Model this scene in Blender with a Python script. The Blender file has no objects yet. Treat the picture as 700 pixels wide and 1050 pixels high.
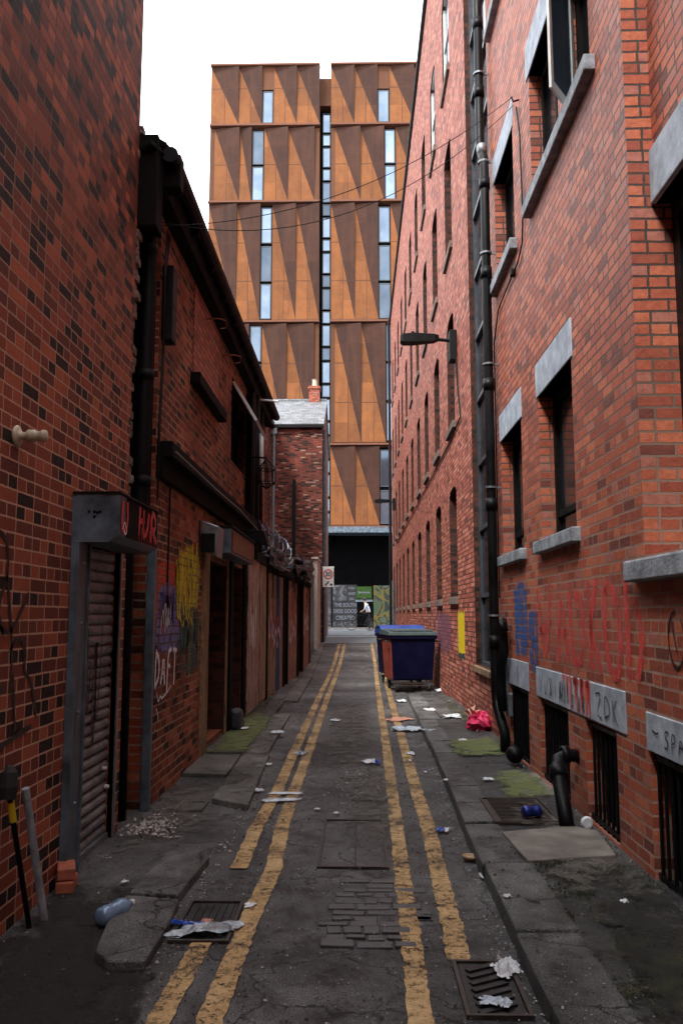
import bpy, math, random
from mathutils import Vector, Matrix, noise as mnoise
R=math.radians
random.seed(7)
S=bpy.context.scene
C=bpy.context.scene.collection

# ------------------------------------------------------------------ camera
F_=850.; CXp=350.; CYp=525.; EYE=1.6
TH=math.atan(106/F_); YAW=math.atan(16/F_)
cam_d=bpy.data.cameras.new('camera'); cam=bpy.data.objects.new('camera',cam_d); C.objects.link(cam)
cam.location=(0,0,EYE); cam.rotation_euler=(math.pi/2+TH,0,YAW)
cam_d.sensor_fit='VERTICAL'; cam_d.sensor_height=36; cam_d.sensor_width=24; cam_d.lens=36*F_/1050
cam_d.clip_end=600; cam_d.clip_start=.05
S.camera=cam

def hz(y):                       # the alley climbs a little at its far end
    pts=[(-50,0),(22,0),(26,.14),(32,.47),(38,.62),(46,.78),(60,.62),(200,.6)]
    for (a,za),(b,zb) in zip(pts,pts[1:]):
        if y<=b: return za+(zb-za)*(y-a)/(b-a)
    return pts[-1][1]
def gp(px,py,h=0.):              # a point on the ground seen at this place of the photograph (survey helper)
    u=(px-CXp)/F_; v=-(py-CYp)/F_
    fw=Vector((-math.sin(YAW)*math.cos(TH),math.cos(YAW)*math.cos(TH),math.sin(TH)))
    up=Vector((math.sin(YAW)*math.sin(TH),-math.cos(YAW)*math.sin(TH),math.cos(TH)))
    r=Vector((math.cos(YAW),math.sin(YAW),0)); d=fw+r*u+up*v
    z=h
    for i in range(6):
        t=(z-EYE)/d.z; y=d.y*t; z=h+hz(y) if y<60 else h
    return Vector((d.x*t,d.y*t,z))

# ------------------------------------------------------------------ materials
def nn(nt,t,**k):
    n=nt.nodes.new(t)
    for a,b in k.items(): setattr(n,a,b)
    return n
def base(name,rough=.8,metal=0.,col=(.5,.5,.5)):
    m=bpy.data.materials.new(name); m.use_nodes=True; nt=m.node_tree
    b=nt.nodes['Principled BSDF']; b.inputs['Base Color'].default_value=(*col,1); b.inputs['Roughness'].default_value=rough; b.inputs['Metallic'].default_value=metal
    return m,nt,b
def L(nt,a,b): nt.links.new(a,b)
def pos(nt): return nn(nt,'ShaderNodeNewGeometry').outputs['Position']
def mapping(nt,v,sc=(1,1,1),rot=(0,0,0),loc=(0,0,0)):
    n=nn(nt,'ShaderNodeMapping'); n.inputs['Scale'].default_value=sc; n.inputs['Rotation'].default_value=rot; n.inputs['Location'].default_value=loc; L(nt,v,n.inputs['Vector']); return n.outputs[0]
def noise(nt,v,scale,detail=4,rough=.55,dist=0):
    n=nn(nt,'ShaderNodeTexNoise'); n.inputs['Scale'].default_value=scale; n.inputs['Detail'].default_value=detail; n.inputs['Roughness'].default_value=rough; n.inputs['Distortion'].default_value=dist
    if v is not None: L(nt,v,n.inputs['Vector'])
    return n
def ramp(nt,fac,stops,interp='LINEAR'):
    n=nn(nt,'ShaderNodeValToRGB'); cr=n.color_ramp; cr.interpolation=interp
    while len(cr.elements)<len(stops): cr.elements.new(.5)
    for e,(p,c) in zip(cr.elements,stops):
        e.position=p; e.color=(*c,1) if len(c)==3 else c
    L(nt,fac,n.inputs[0]); return n.outputs[0]
def g(v): return (v,v,v)
def mix(nt,fac,a,b,blend='MIX'):
    n=nn(nt,'ShaderNodeMix',data_type='RGBA',blend_type=blend)
    for i,x in ((0,fac),(6,a),(7,b)):
        if isinstance(x,(int,float)): n.inputs[i].default_value=x
        elif isinstance(x,tuple): n.inputs[i].default_value=(*x,1) if len(x)==3 else x
        else: L(nt,x,n.inputs[i])
    return n.outputs[2]
def mth(nt,op,a,b=0.,c=None):
    n=nn(nt,'ShaderNodeMath',operation=op)
    for i,x in enumerate((a,b) if c is None else (a,b,c)):
        if isinstance(x,(int,float)): n.inputs[i].default_value=x
        else: L(nt,x,n.inputs[i])
    return n.outputs[0]
def bump(nt,b,h,strength=.5,dist=.01,prev=None):
    n=nn(nt,'ShaderNodeBump'); n.inputs['Strength'].default_value=strength; n.inputs['Distance'].default_value=dist
    L(nt,h,n.inputs['Height'])
    if prev is not None: L(nt,prev,n.inputs['Normal'])
    L(nt,n.outputs[0],b.inputs['Normal']); return n.outputs[0]
def wallvec(nt):                 # along-the-wall and up coordinates on any upright face
    ge=nn(nt,'ShaderNodeNewGeometry'); s=nn(nt,'ShaderNodeSeparateXYZ'); L(nt,ge.outputs['Position'],s.inputs[0])
    n=nn(nt,'ShaderNodeSeparateXYZ'); L(nt,ge.outputs['True Normal'],n.inputs[0])
    ax=mth(nt,'GREATER_THAN',mth(nt,'ABSOLUTE',n.outputs[0]),.6)
    az=mth(nt,'GREATER_THAN',mth(nt,'ABSOLUTE',n.outputs[2]),.7)
    u=nn(nt,'ShaderNodeMix',data_type='FLOAT'); L(nt,ax,u.inputs[0]); L(nt,s.outputs[0],u.inputs[2]); L(nt,s.outputs[1],u.inputs[3])
    v=nn(nt,'ShaderNodeMix',data_type='FLOAT'); L(nt,az,v.inputs[0]); L(nt,s.outputs[2],v.inputs[2]); L(nt,s.outputs[0],v.inputs[3])
    c=nn(nt,'ShaderNodeCombineXYZ'); L(nt,u.outputs[0],c.inputs[0]); L(nt,v.outputs[0],c.inputs[1]); return c.outputs[0]
def bricknode(nt,v,mortar=.008,squash=1.,sqf=2,bw=.225,rh=.075,smooth=.15):
    n=nn(nt,'ShaderNodeTexBrick'); n.offset=.5; n.squash=squash; n.squash_frequency=sqf
    n.inputs['Scale'].default_value=1; n.inputs['Mortar Size'].default_value=mortar; n.inputs['Mortar Smooth'].default_value=smooth
    n.inputs['Brick Width'].default_value=bw; n.inputs['Row Height'].default_value=rh
    n.inputs['Color1'].default_value=(0,0,0,1); n.inputs['Color2'].default_value=(1,1,1,1); n.inputs['Mortar'].default_value=(.5,.5,.5,1)
    L(nt,v,n.inputs['Vector']); return n
def brick(name,stops,mortar_col,mortar=.0075,sootz=99.,squash=1.,sqf=2,dirt=.5,soot=(.02,.015,.014),bstr=.9,rough=.78,mortar_dark=.5,seed=0.,wob=.006,spec=.35,patch=None,streak=.6):
    m,nt,b=base(name,rough)
    w=wallvec(nt)
    wn=noise(nt,mapping(nt,w,loc=(seed,seed,0)),3.2,3)
    off=nn(nt,'ShaderNodeVectorMath',operation='SCALE'); sub=nn(nt,'ShaderNodeVectorMath',operation='SUBTRACT')
    L(nt,wn.outputs['Color'],sub.inputs[0]); sub.inputs[1].default_value=(.5,.5,.5); L(nt,sub.outputs[0],off.inputs[0]); off.inputs['Scale'].default_value=wob*2.2
    ad=nn(nt,'ShaderNodeVectorMath',operation='ADD'); L(nt,w,ad.inputs[0]); L(nt,off.outputs[0],ad.inputs[1])
    fine=noise(nt,w,55,3,.6)
    off2=nn(nt,'ShaderNodeVectorMath',operation='SCALE'); sub2=nn(nt,'ShaderNodeVectorMath',operation='SUBTRACT')
    L(nt,fine.outputs['Color'],sub2.inputs[0]); sub2.inputs[1].default_value=(.5,.5,.5); L(nt,sub2.outputs[0],off2.inputs[0]); off2.inputs['Scale'].default_value=.008
    ad2=nn(nt,'ShaderNodeVectorMath',operation='ADD'); L(nt,ad.outputs[0],ad2.inputs[0]); L(nt,off2.outputs[0],ad2.inputs[1])
    bn=bricknode(nt,ad2.outputs[0],mortar,squash,sqf)
    per=bn.outputs['Color']
    col=ramp(nt,per,stops,'CONSTANT')
    # colour drift inside bricks
    n2=noise(nt,w,24,4,.7); col=mix(nt,.55,col,mix(nt,1.,col,ramp(nt,n2.outputs['Fac'],[(.25,g(.45)),(.75,g(1.5))]),'MULTIPLY'))
    # large weathering
    n3=noise(nt,mapping(nt,w,(1,.55,1),loc=(seed*3,2,0)),.75,6,.62)
    col=mix(nt,mth(nt,'MULTIPLY',ramp(nt,n3.outputs['Fac'],[(.40,g(0)),(.72,g(1))]),dirt),col,soot)
    st=noise(nt,mapping(nt,w,(5,.35,1),loc=(seed,seed*2,0)),1.,5,.65); col=mix(nt,ramp(nt,st.outputs['Fac'],[(.5,g(0)),(.72,g(streak))]),col,mix(nt,1.,col,(.35,.32,.32),'MULTIPLY'))
    if patch:
        n4=noise(nt,mapping(nt,w,(1,1,1),loc=(seed*5+9,4,0)),.9,5,.6)
        col=mix(nt,ramp(nt,n4.outputs['Fac'],[(.5,g(0)),(.62,g(.55))]),col,patch)
    mn=noise(nt,w,1.3,5,.7)
    sz=nn(nt,'ShaderNodeSeparateXYZ'); L(nt,w,sz.inputs[0]); hgt=nn(nt,'ShaderNodeMapRange'); L(nt,sz.outputs[1],hgt.inputs[0]); hgt.inputs[1].default_value=sootz-1.2; hgt.inputs[2].default_value=sootz+1.2
    mf=mth(nt,'MAXIMUM',ramp(nt,mn.outputs['Fac'],[(.38,g(0)),(.6,g(mortar_dark))]),mth(nt,'MULTIPLY',hgt.outputs[0],.9))
    mc=mix(nt,mf,mortar_col,(.016,.011,.011))
    out=mix(nt,bn.outputs['Fac'],col,mc)
    L(nt,out,b.inputs['Base Color'])
    b.inputs['Specular IOR Level'].default_value=spec
    rr=ramp(nt,n2.outputs['Fac'],[(.3,g(rough-.18)),(.7,g(min(1,rough+.12)))]); L(nt,rr,b.inputs['Roughness'])
    h=mth(nt,'SUBTRACT',mth(nt,'MULTIPLY',mth(nt,'ADD',mth(nt,'MULTIPLY',per,.3),mth(nt,'MULTIPLY',n2.outputs['Fac'],.45)),1.),mth(nt,'MULTIPLY',bn.outputs['Fac'],1.0))
    bump(nt,b,h,bstr,.012)
    return m
M={}
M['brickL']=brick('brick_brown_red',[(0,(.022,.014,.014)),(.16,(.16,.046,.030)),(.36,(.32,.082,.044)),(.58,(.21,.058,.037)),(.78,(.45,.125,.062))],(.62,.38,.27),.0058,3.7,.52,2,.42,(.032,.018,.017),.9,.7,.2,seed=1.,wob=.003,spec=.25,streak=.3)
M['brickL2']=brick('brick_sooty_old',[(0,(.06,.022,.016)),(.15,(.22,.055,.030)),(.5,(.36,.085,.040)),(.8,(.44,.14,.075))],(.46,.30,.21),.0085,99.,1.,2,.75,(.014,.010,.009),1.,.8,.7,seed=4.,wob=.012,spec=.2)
M['brickR']=brick('brick_orange_red',[(0,(.17,.050,.036)),(.07,(.31,.074,.042)),(.34,(.42,.102,.054)),(.64,(.51,.145,.074)),(.90,(.40,.145,.105))],(.46,.29,.22),.0082,2.35,.55,4,.22,(.24,.060,.042),1.,.62,.5,seed=2.,wob=.0045,spec=.35,streak=.25)
M['brickW']=brick('brick_warehouse_red',[(0,(.15,.045,.034)),(.12,(.34,.084,.054)),(.45,(.44,.125,.078)),(.75,(.57,.215,.145))],(.09,.042,.034),.009,99.,.55,4,.30,(.20,.055,.040),1.,.72,.6,seed=6.,spec=.3,streak=.3)
M['brickRev']=brick('brick_dark_reveal',[(0,(.03,.015,.012)),(.3,(.07,.025,.018)),(.7,(.11,.034,.022))],(.06,.04,.03),.006,99.,1.,2,.6,(.012,.009,.008),.8,.8,.6,seed=3.,spec=.2)  # darker brick on the reveals of doors and windows
M['brickG']=brick('brick_gable',[(0,(.05,.018,.016)),(.25,(.20,.045,.030)),(.55,(.28,.066,.042)),(.9,(.46,.26,.19))],(.12,.07,.055),.010,99.,1.,2,.85,(.03,.015,.014),1.,.8,.5,seed=9.,spec=.2)

def simple(name,col,rough=.6,metal=0.,var=.3,scale=8,bs=.15,bd=.004,spec=.5,col2=None,stretch=(1,1,1)):
    m,nt,b=base(name,rough,metal,col); p=mapping(nt,pos(nt),stretch)
    n=noise(nt,p,scale,5,.6)
    lo=tuple(c*(1-var) for c in col) if col2 is None else col2; hi=tuple(min(1,c*(1+var)) for c in col)
    L(nt,ramp(nt,n.outputs['Fac'],[(.32,lo),(.68,hi)]),b.inputs['Base Color'])
    L(nt,ramp(nt,n.outputs['Fac'],[(.3,g(max(.05,rough-.15))),(.7,g(min(1,rough+.12)))]),b.inputs['Roughness'])
    b.inputs['Specular IOR Level'].default_value=spec
    if bs: n2=noise(nt,p,scale*6,4,.6); bump(nt,b,n2.outputs['Fac'],bs,bd)
    return m
M['black_iron']=simple('black_iron',(.005,.005,.006),.6,0,.5,12,.3,.003,.18)
M['gloss_black']=simple('gloss_black_paint',(.005,.005,.006),.45,0,.3,4,0,.002,.16)
M['black_wood']=simple('black_wood',(.006,.005,.0045),.9,0,.6,9,.5,.006,.12)
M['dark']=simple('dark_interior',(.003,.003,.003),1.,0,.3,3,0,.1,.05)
M['stone']=simple('grey_lintel_stone',(.38,.43,.50),.8,0,.22,7,.5,.004,.3,(.23,.26,.31))
M['stone_sill']=simple('weathered_sill_stone',(.32,.35,.39),.85,0,.2,9,.8,.008,.3,(.14,.155,.175))
M['sill_dark']=simple('sooty_sandstone_sill',(.16,.12,.10),.85,0,.3,9,.5,.006,.3,(.07,.05,.042))
M['kerb']=simple('kerb_stone',(.080,.080,.080),.75,0,.3,3.2,.9,.012,.4,(.026,.026,.027))
M['flag']=simple('flagstone',(.125,.122,.115),.8,0,.3,2.5,.9,.010,.4,(.055,.053,.05))
M['concrete_pale']=simple('pale_concrete',(.19,.168,.148),.85,0,.3,4,.7,.006,.3,(.10,.088,.075))
M['steel_blue']=simple('blue_grey_steel',(.11,.145,.18),.5,.2,.35,6,.3,.003,.5,(.045,.062,.08))
M['galv']=simple('galvanised_pipe',(.22,.24,.26),.45,.6,.3,14,.2,.002)
M['grey_frame']=simple('grey_powder_coat',(.055,.065,.08),.4,.2,.2,9,.05,.002)
M['white_paint']=simple('white_paint',(.62,.62,.60),.5,0,.12,6,.1,.002)
M['slate']=None
M['glassD']=simple('dark_window_glass',(.012,.014,.018),.06,0,.3,2,.05,.002,.6)
M['glassW']=simple('sooty_window_glass',(.03,.022,.02),.35,0,.5,3,.1,.002,.5)
M['rust_orange']=simple('rust',(.20,.07,.03),.8,.1,.5,9,.5,.004)
M['brick_loose']=simple('loose_brick',(.36,.10,.055),.85,0,.3,20,.6,.006)
M['cream']=simple('cream_plastic',(.55,.50,.36),.5,0,.2,14,.2,.003)
M['pink']=simple('pink_bag',(.80,.05,.16),.35,0,.15,12,.3,.01)
M['white_lit']=simple('white_paper',(.66,.69,.72),.7,0,.12,18,.3,.004)
M['blue_white']=simple('pale_blue_plastic',(.50,.58,.66),.3,0,.2,14,.3,.006)
M['silver']=simple('silver_plastic',(.34,.38,.42),.22,.3,.4,20,.5,.008)
M['blue_pl']=simple('blue_plastic',(.02,.07,.38),.3,0,.3,12,.2,.004)
M['blue_can']=simple('blue_can_paint',(.015,.03,.20),.25,.4,.3,10,.2,.003)
M['tan']=simple('tan_card',(.40,.27,.15),.7,0,.2,12,.3,.003)
M['salmon']=simple('salmon_wrapper',(.60,.28,.20),.5,0,.25,14,.3,.004)
M['bin_blue']=simple('navy_bin_plastic',(.0015,.002,.020),.55,0,.15,5,.1,.003,.15)
M['bin_red']=simple('red_bin_plastic',(.30,.055,.035),.55,0,.25,5,.15,.003,.4)
M['bin_lid']=simple('grey_green_lid',(.045,.068,.070),.5,0,.2,6,.2,.003)
M['bin_lidb']=simple('blue_lid',(.010,.055,.26),.35,0,.2,5,.15,.003)
M['rubber']=simple('rubber',(.02,.02,.02),.8,0,.2,9,.2,.003)
M['tarp']=simple('black_tarpaulin',(.016,.024,.038),.42,0,.4,5,.5,.02)
M['wire']=simple('galvanised_wire',(.10,.12,.16),.5,.5,.2,9,0)
M['skin']=simple('skin',(.45,.26,.19),.6,0,.1,9,0)
M['shirt']=simple('white_shirt',(.60,.68,.78),.8,0,.1,9,0)
M['trouser']=simple('dark_trousers',(.02,.022,.03),.85,0,.2,9,0)
M['hair']=simple('dark_hair',(.02,.014,.01),.7,0,.2,9,0)
M['yellow_paint_s']=simple('yellow_spray',(.70,.55,.02),.6,0,.15,8,.1,.002)
M['green_sign']=simple('green_sign_panel',(.014,.048,.004),.4,0,.15,4,0)
M['text_white']=simple('white_lettering',(.10,.115,.14),.6,0,.15,6,0)
M['blk_spray']=simple('black_spray',(.012,.010,.012),.5,0,.2,9,0)
M['wht_spray']=simple('white_spray',(.86,.84,.88),.6,0,.1,9,0)
M['chip']=simple('pale_grit',(.44,.41,.38),.8,0,.45,30,0)
M['chip_dark']=simple('dark_grit',(.10,.095,.09),.8,0,.5,30,0)
M['leaf']=simple('moss_green',(.040,.048,.018),.9,0,.5,14,0)
M['bottle_blue']=simple('blue_tinted_plastic',(.18,.28,.42),.12,.1,.3,9,.1,.003)
M['mortar_ends']=simple('crumbling_mortar',(.26,.20,.16),.9,0,.5,16,.9,.02,.3,(.05,.035,.03))
M['cobble']=simple('cobble_stone',(.055,.054,.056),.5,0,.35,11,.5,.005)
M['cast']=simple('rusty_cast_iron',(.050,.038,.032),.55,.3,.5,16,.5,.004)
M['cast_dark']=simple('dark_cast_iron',(.022,.021,.022),.45,.4,.5,16,.5,.004)
M['under']=simple('black_cladding',(.003,.003,.0035),1.,0,.3,2,0,.1,.03)

def mk_slate():
    m,nt,b=base('slate_roof',.5); p=pos(nt); s=nn(nt,'ShaderNodeSeparateXYZ'); L(nt,p,s.inputs[0]); c=nn(nt,'ShaderNodeCombineXYZ'); L(nt,s.outputs[0],c.inputs[0]); L(nt,s.outputs[2],c.inputs[1])
    bn=bricknode(nt,c.outputs[0],.008,1,2,.3,.14)
    col=ramp(nt,bn.outputs['Color'],[(0,(.09,.10,.115)),(.5,(.16,.175,.19)),(1,(.24,.26,.28))]); n=noise(nt,p,4,5)
    col=mix(nt,.4,col,ramp(nt,n.outputs['Fac'],[(.3,(.03,.033,.04)),(.7,(.30,.32,.34))]))
    L(nt,mix(nt,bn.outputs['Fac'],col,(.03,.03,.035)),b.inputs['Base Color']); bump(nt,b,mth(nt,'SUBTRACT',bn.outputs['Color'],bn.outputs['Fac']),.6,.02); return m
M['slate']=mk_slate()
def mk_asphalt(name='asphalt',dk=(.018,.018,.019),lt=(.118,.115,.114),spk=.34,spec=.45):
    m,nt,b=base(name,.7); p=pos(nt)
    n1=noise(nt,p,.55,6,.6,.3); n2=noise(nt,p,150,3,.7); n3=noise(nt,p,5,6,.7)
    col=ramp(nt,n1.outputs['Fac'],[(.33,dk),(.5,tuple((a+c)/2 for a,c in zip(dk,lt))),(.68,lt)])
    col=mix(nt,.75,col,mix(nt,1.,col,ramp(nt,n3.outputs['Fac'],[(.32,g(.35)),(.66,g(1.9))]),'MULTIPLY'))
    col=mix(nt,.8,col,mix(nt,1.,col,ramp(nt,n2.outputs['Fac'],[(.38,g(.15)),(.62,g(2.4))]),'MULTIPLY'))
    v=nn(nt,'ShaderNodeTexVoronoi'); v.inputs['Scale'].default_value=42; L(nt,p,v.inputs['Vector'])
    v2=noise(nt,p,1.8,4,.6)
    sp=mth(nt,'MULTIPLY',mth(nt,'LESS_THAN',v.outputs['Distance'],.13),ramp(nt,v2.outputs['Fac'],[(.45,g(0)),(.62,g(.8))]))
    col=mix(nt,sp,col,g(spk))
    # cracks
    vc=nn(nt,'ShaderNodeTexVoronoi',feature='DISTANCE_TO_EDGE'); vc.inputs['Scale'].default_value=1.1
    wv=noise(nt,p,3,4); av=nn(nt,'ShaderNodeVectorMath',operation='ADD'); sc=nn(nt,'ShaderNodeVectorMath',operation='SCALE'); sc.inputs['Scale'].default_value=.5; L(nt,wv.outputs['Color'],sc.inputs[0]); L(nt,p,av.inputs[0]); L(nt,sc.outputs[0],av.inputs[1]); L(nt,av.outputs[0],vc.inputs['Vector'])
    ck=mth(nt,'MULTIPLY',mth(nt,'LESS_THAN',vc.outputs['Distance'],.008),.75)
    col=mix(nt,ck,col,(.008,.008,.008))
    L(nt,col,b.inputs['Base Color'])
    L(nt,ramp(nt,n3.outputs['Fac'],[(.34,g(.30)),(.62,g(.68))]),b.inputs['Roughness'])
    b.inputs['Specular IOR Level'].default_value=spec
    h=mth(nt,'ADD',mth(nt,'MULTIPLY',n2.outputs['Fac'],.7),mth(nt,'SUBTRACT',mth(nt,'MULTIPLY',n3.outputs['Fac'],1.2),ck))
    bump(nt,b,h,1.,.018)
    return m
M['asphalt']=mk_asphalt()
M['kerb']=mk_asphalt('kerb_stone',(.050,.050,.050),(.150,.149,.145),.3,.25)
M['flag']=mk_asphalt('flagstone',(.055,.053,.050),(.15,.145,.135),.3,.2)
M['asphalt_foot']=mk_asphalt('footway_asphalt',(.016,.016,.017),(.075,.074,.073))
M['street']=simple('street_asphalt_pale',(.12,.135,.155),.6,0,.25,2,.3,.005,.5)
def mk_line():
    m,nt,b=base('worn_yellow_paint',.75); p=pos(nt)
    n1=noise(nt,p,26,6,.75); n2=noise(nt,p,2.2,4,.6); n3=noise(nt,p,130,2,.6)
    col=ramp(nt,n2.outputs['Fac'],[(.3,(.28,.17,.075)),(.55,(.47,.30,.13)),(.75,(.58,.40,.20))])
    col=mix(nt,.6,col,mix(nt,1.,col,ramp(nt,n1.outputs['Fac'],[(.3,g(.35)),(.7,g(1.35))]),'MULTIPLY'))
    L(nt,col,b.inputs['Base Color'])
    a=mth(nt,'ADD',mth(nt,'MULTIPLY',n1.outputs['Fac'],.55),mth(nt,'ADD',mth(nt,'MULTIPLY',n2.outputs['Fac'],.25),mth(nt,'MULTIPLY',n3.outputs['Fac'],.35)))
    al=ramp(nt,a,[(.515,g(.05)),(.56,g(1))]); L(nt,al,b.inputs['Alpha']); bump(nt,b,n3.outputs['Fac'],.5,.004); return m
M['line']=mk_line()
def mk_spray(name,cols,dens=.5,scale=3.,mask_mortar=True,soft=.12,seed=0.,rag=2.2):
    m,nt,b=base(name,.6); w=wallvec(nt)
    uv=nn(nt,'ShaderNodeUVMap'); s=nn(nt,'ShaderNodeSeparateXYZ'); L(nt,uv.outputs[0],s.inputs[0])
    # feathered towards the edge of the sprayed shape (uv runs 0..1 across it)
    def edge(o): return mth(nt,'MULTIPLY',mth(nt,'MULTIPLY',o,mth(nt,'SUBTRACT',1.,o)),4.)
    e=mth(nt,'MULTIPLY',edge(s.outputs[0]),edge(s.outputs[1]))
    n=noise(nt,mapping(nt,w,(1.5,.75,1),loc=(seed,seed,seed)),scale,5,.65,.7); n2=noise(nt,w,60,3,.6)
    t=mth(nt,'ADD',mth(nt,'MULTIPLY',mth(nt,'SUBTRACT',n.outputs['Fac'],.5),rag),mth(nt,'MINIMUM',.75,mth(nt,'MULTIPLY',e,2.2)))
    a=ramp(nt,t,[(.42,g(0)),(min(1,.42+soft),g(1))])
    bn=bricknode(nt,w,.008,.55,4); a=mth(nt,'MULTIPLY',a,mth(nt,'SUBTRACT',1.,mth(nt,'MULTIPLY',bn.outputs['Fac'],.75 if mask_mortar else 0.)))
    a=mth(nt,'MULTIPLY',a,ramp(nt,n2.outputs['Fac'],[(.25,g(.35)),(.6,g(1))]))
    a=mth(nt,'MULTIPLY',a,min(1,dens+.35))
    L(nt,a,b.inputs['Alpha'])
    nc=noise(nt,mapping(nt,w,loc=(seed+3,1,2)),scale*1.7,3); L(nt,ramp(nt,nc.outputs['Fac'],[(.3+.4*i/max(1,len(cols)-1),c) for i,c in enumerate(cols)]),b.inputs['Base Color'])
    return m
M['sp_blue']=mk_spray('spray_blue',[(.05,.06,.30),(.22,.26,.5),(.02,.02,.12)],.75,5,seed=1,rag=3.6)
M['sp_yel']=mk_spray('spray_yellow',[(.55,.45,.02),(.65,.60,.03)],.85,6,seed=2,rag=3.6)
M['sp_teal']=mk_spray('spray_teal',[(.006,.05,.05),(.01,.09,.085)],.85,4,seed=3,rag=3.6)
M['sp_red']=mk_spray('spray_orange_red',[(.55,.07,.02),(.45,.05,.02)],.8,2,seed=4)
M['sp_pink']=mk_spray('spray_faded_pink',[(.66,.16,.13),(.66,.24,.19)],.05,5,True,.3,seed=5)
M['sp_pinkhot']=mk_spray('spray_hot_coral',[(.85,.10,.07),(.80,.14,.10)],.95,5,False,.1,seed=6)
M['sp_blueR']=mk_spray('spray_cobalt',[(.02,.13,.42),(.02,.10,.30)],.7,6,seed=7,rag=3.6)
M['sp_redbox']=mk_spray('spray_crimson',[(.60,.015,.03),(.5,.01,.02)],.95,3,False,.1,seed=8)
M['sp_ylwR']=mk_spray('spray_bright_yellow',[(.80,.62,.01),(.75,.55,.01)],.98,7,False,.06,seed=9,rag=.5)
def mk_moss(name='moss',col=((.022,.026,.010),(.085,.088,.035)),thr=.56):
    m,nt,b=base(name,.95); p=pos(nt); uv=nn(nt,'ShaderNodeUVMap'); s=nn(nt,'ShaderNodeSeparateXYZ'); L(nt,uv.outputs[0],s.inputs[0])
    def edge(o): return mth(nt,'MULTIPLY',mth(nt,'MULTIPLY',o,mth(nt,'SUBTRACT',1.,o)),4.)
    e=mth(nt,'MULTIPLY',edge(s.outputs[0]),edge(s.outputs[1]))
    n=noise(nt,p,5,7,.7); n2=noise(nt,p,70,3,.6)
    t=mth(nt,'ADD',n.outputs['Fac'],mth(nt,'SUBTRACT',mth(nt,'MULTIPLY',mth(nt,'POWER',e,.4),.3),.15))
    L(nt,ramp(nt,t,[(thr,g(0)),(thr+.16,g(.85))]),b.inputs['Alpha'])
    L(nt,ramp(nt,n2.outputs['Fac'],[(.3,col[0]),(.7,col[1])]),b.inputs['Base Color']); bump(nt,b,n2.outputs['Fac'],.8,.01); return m
M['soil']=mk_moss('painted_shade',((.006,.005,.005),(.022,.019,.017)),.42); M['moss']=mk_moss(); M['moss_bright']=mk_moss('moss_on_slab',((.075,.095,.028),(.20,.225,.085)),.44)  # the near-black first one paints deep foreground shade into the dirt colour
M['dirt']=mk_moss('pale_dirt',((.07,.06,.052),(.16,.14,.12)),.56)
def mk_corten(name,a,c,perf):
    m,nt,b=base(name,.75); p=pos(nt); n=noise(nt,p,1.1,6,.65); n2=noise(nt,p,9,4,.6)
    col=ramp(nt,n.outputs['Fac'],[(.3,a),(.7,c)]); col=mix(nt,.4,col,mix(nt,1.,col,ramp(nt,n2.outputs['Fac'],[(.3,g(.6)),(.7,g(1.35))]),'MULTIPLY'))
    if perf:
        v=nn(nt,'ShaderNodeTexVoronoi'); v.inputs['Scale'].default_value=9; L(nt,p,v.inputs['Vector']); col=mix(nt,mth(nt,'MULTIPLY',mth(nt,'LESS_THAN',v.outputs['Distance'],.22),.75),col,(.02,.01,.008))
    uv=nn(nt,'ShaderNodeUVMap'); s=nn(nt,'ShaderNodeSeparateXYZ'); L(nt,uv.outputs[0],s.inputs[0])
    wn=nn(nt,'ShaderNodeTexWhiteNoise',noise_dimensions='4D'); fl=nn(nt,'ShaderNodeVectorMath',operation='FLOOR'); L(nt,uv.outputs[0],fl.inputs[0]); L(nt,fl.outputs[0],wn.inputs['Vector']); oi=nn(nt,'ShaderNodeObjectInfo'); L(nt,oi.outputs['Random'],wn.inputs['W'])
    col=mix(nt,1.,col,ramp(nt,wn.outputs['Value'],[(0,g(.78)),(1,g(1.22))]),'MULTIPLY')
    stz=noise(nt,mapping(nt,p,(3,3,.25)),1.,5,.6); col=mix(nt,ramp(nt,stz.outputs['Fac'],[(.5,g(0)),(.75,g(.6))]),col,(.07,.028,.014))
    f1=mth(nt,'FRACT',mth(nt,'ADD',s.outputs[0],.5)); f2=mth(nt,'FRACT',s.outputs[1])
    se=mth(nt,'MAXIMUM',mth(nt,'LESS_THAN',mth(nt,'ABSOLUTE',mth(nt,'SUBTRACT',f1,.5)),.03),mth(nt,'LESS_THAN',mth(nt,'ABSOLUTE',mth(nt,'SUBTRACT',f2,.5)),.014))
    L(nt,mix(nt,mth(nt,'MULTIPLY',se,.7),col,(.05,.02,.012)),b.inputs['Base Color']); b.inputs['Specular IOR Level'].default_value=.25
    return m
M['corten']=mk_corten('corten_smooth',(.138,.048,.015),(.208,.074,.021),False)
M['corten_p']=mk_corten('corten_perforated',(.030,.0105,.0065),(.050,.017,.009),True)
M['corten_t']=simple('corten_trim',(.12,.040,.018),.8,0,.3,3,0)
def mk_tglass():
    m,nt,b=base('reflective_blue_glass',.08,.75); p=pos(nt); n=noise(nt,p,.6,3,.5)
    oi=nn(nt,'ShaderNodeObjectInfo'); c1=ramp(nt,n.outputs['Fac'],[(.35,(.14,.19,.26)),(.65,(.22,.28,.36))])
    L(nt,mix(nt,1.,c1,ramp(nt,oi.outputs['Random'],[(0,g(.35)),(.5,g(1.)),(1,g(1.3))]),'MULTIPLY'),b.inputs['Base Color']); return m
M['glassT']=mk_tglass()
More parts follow.
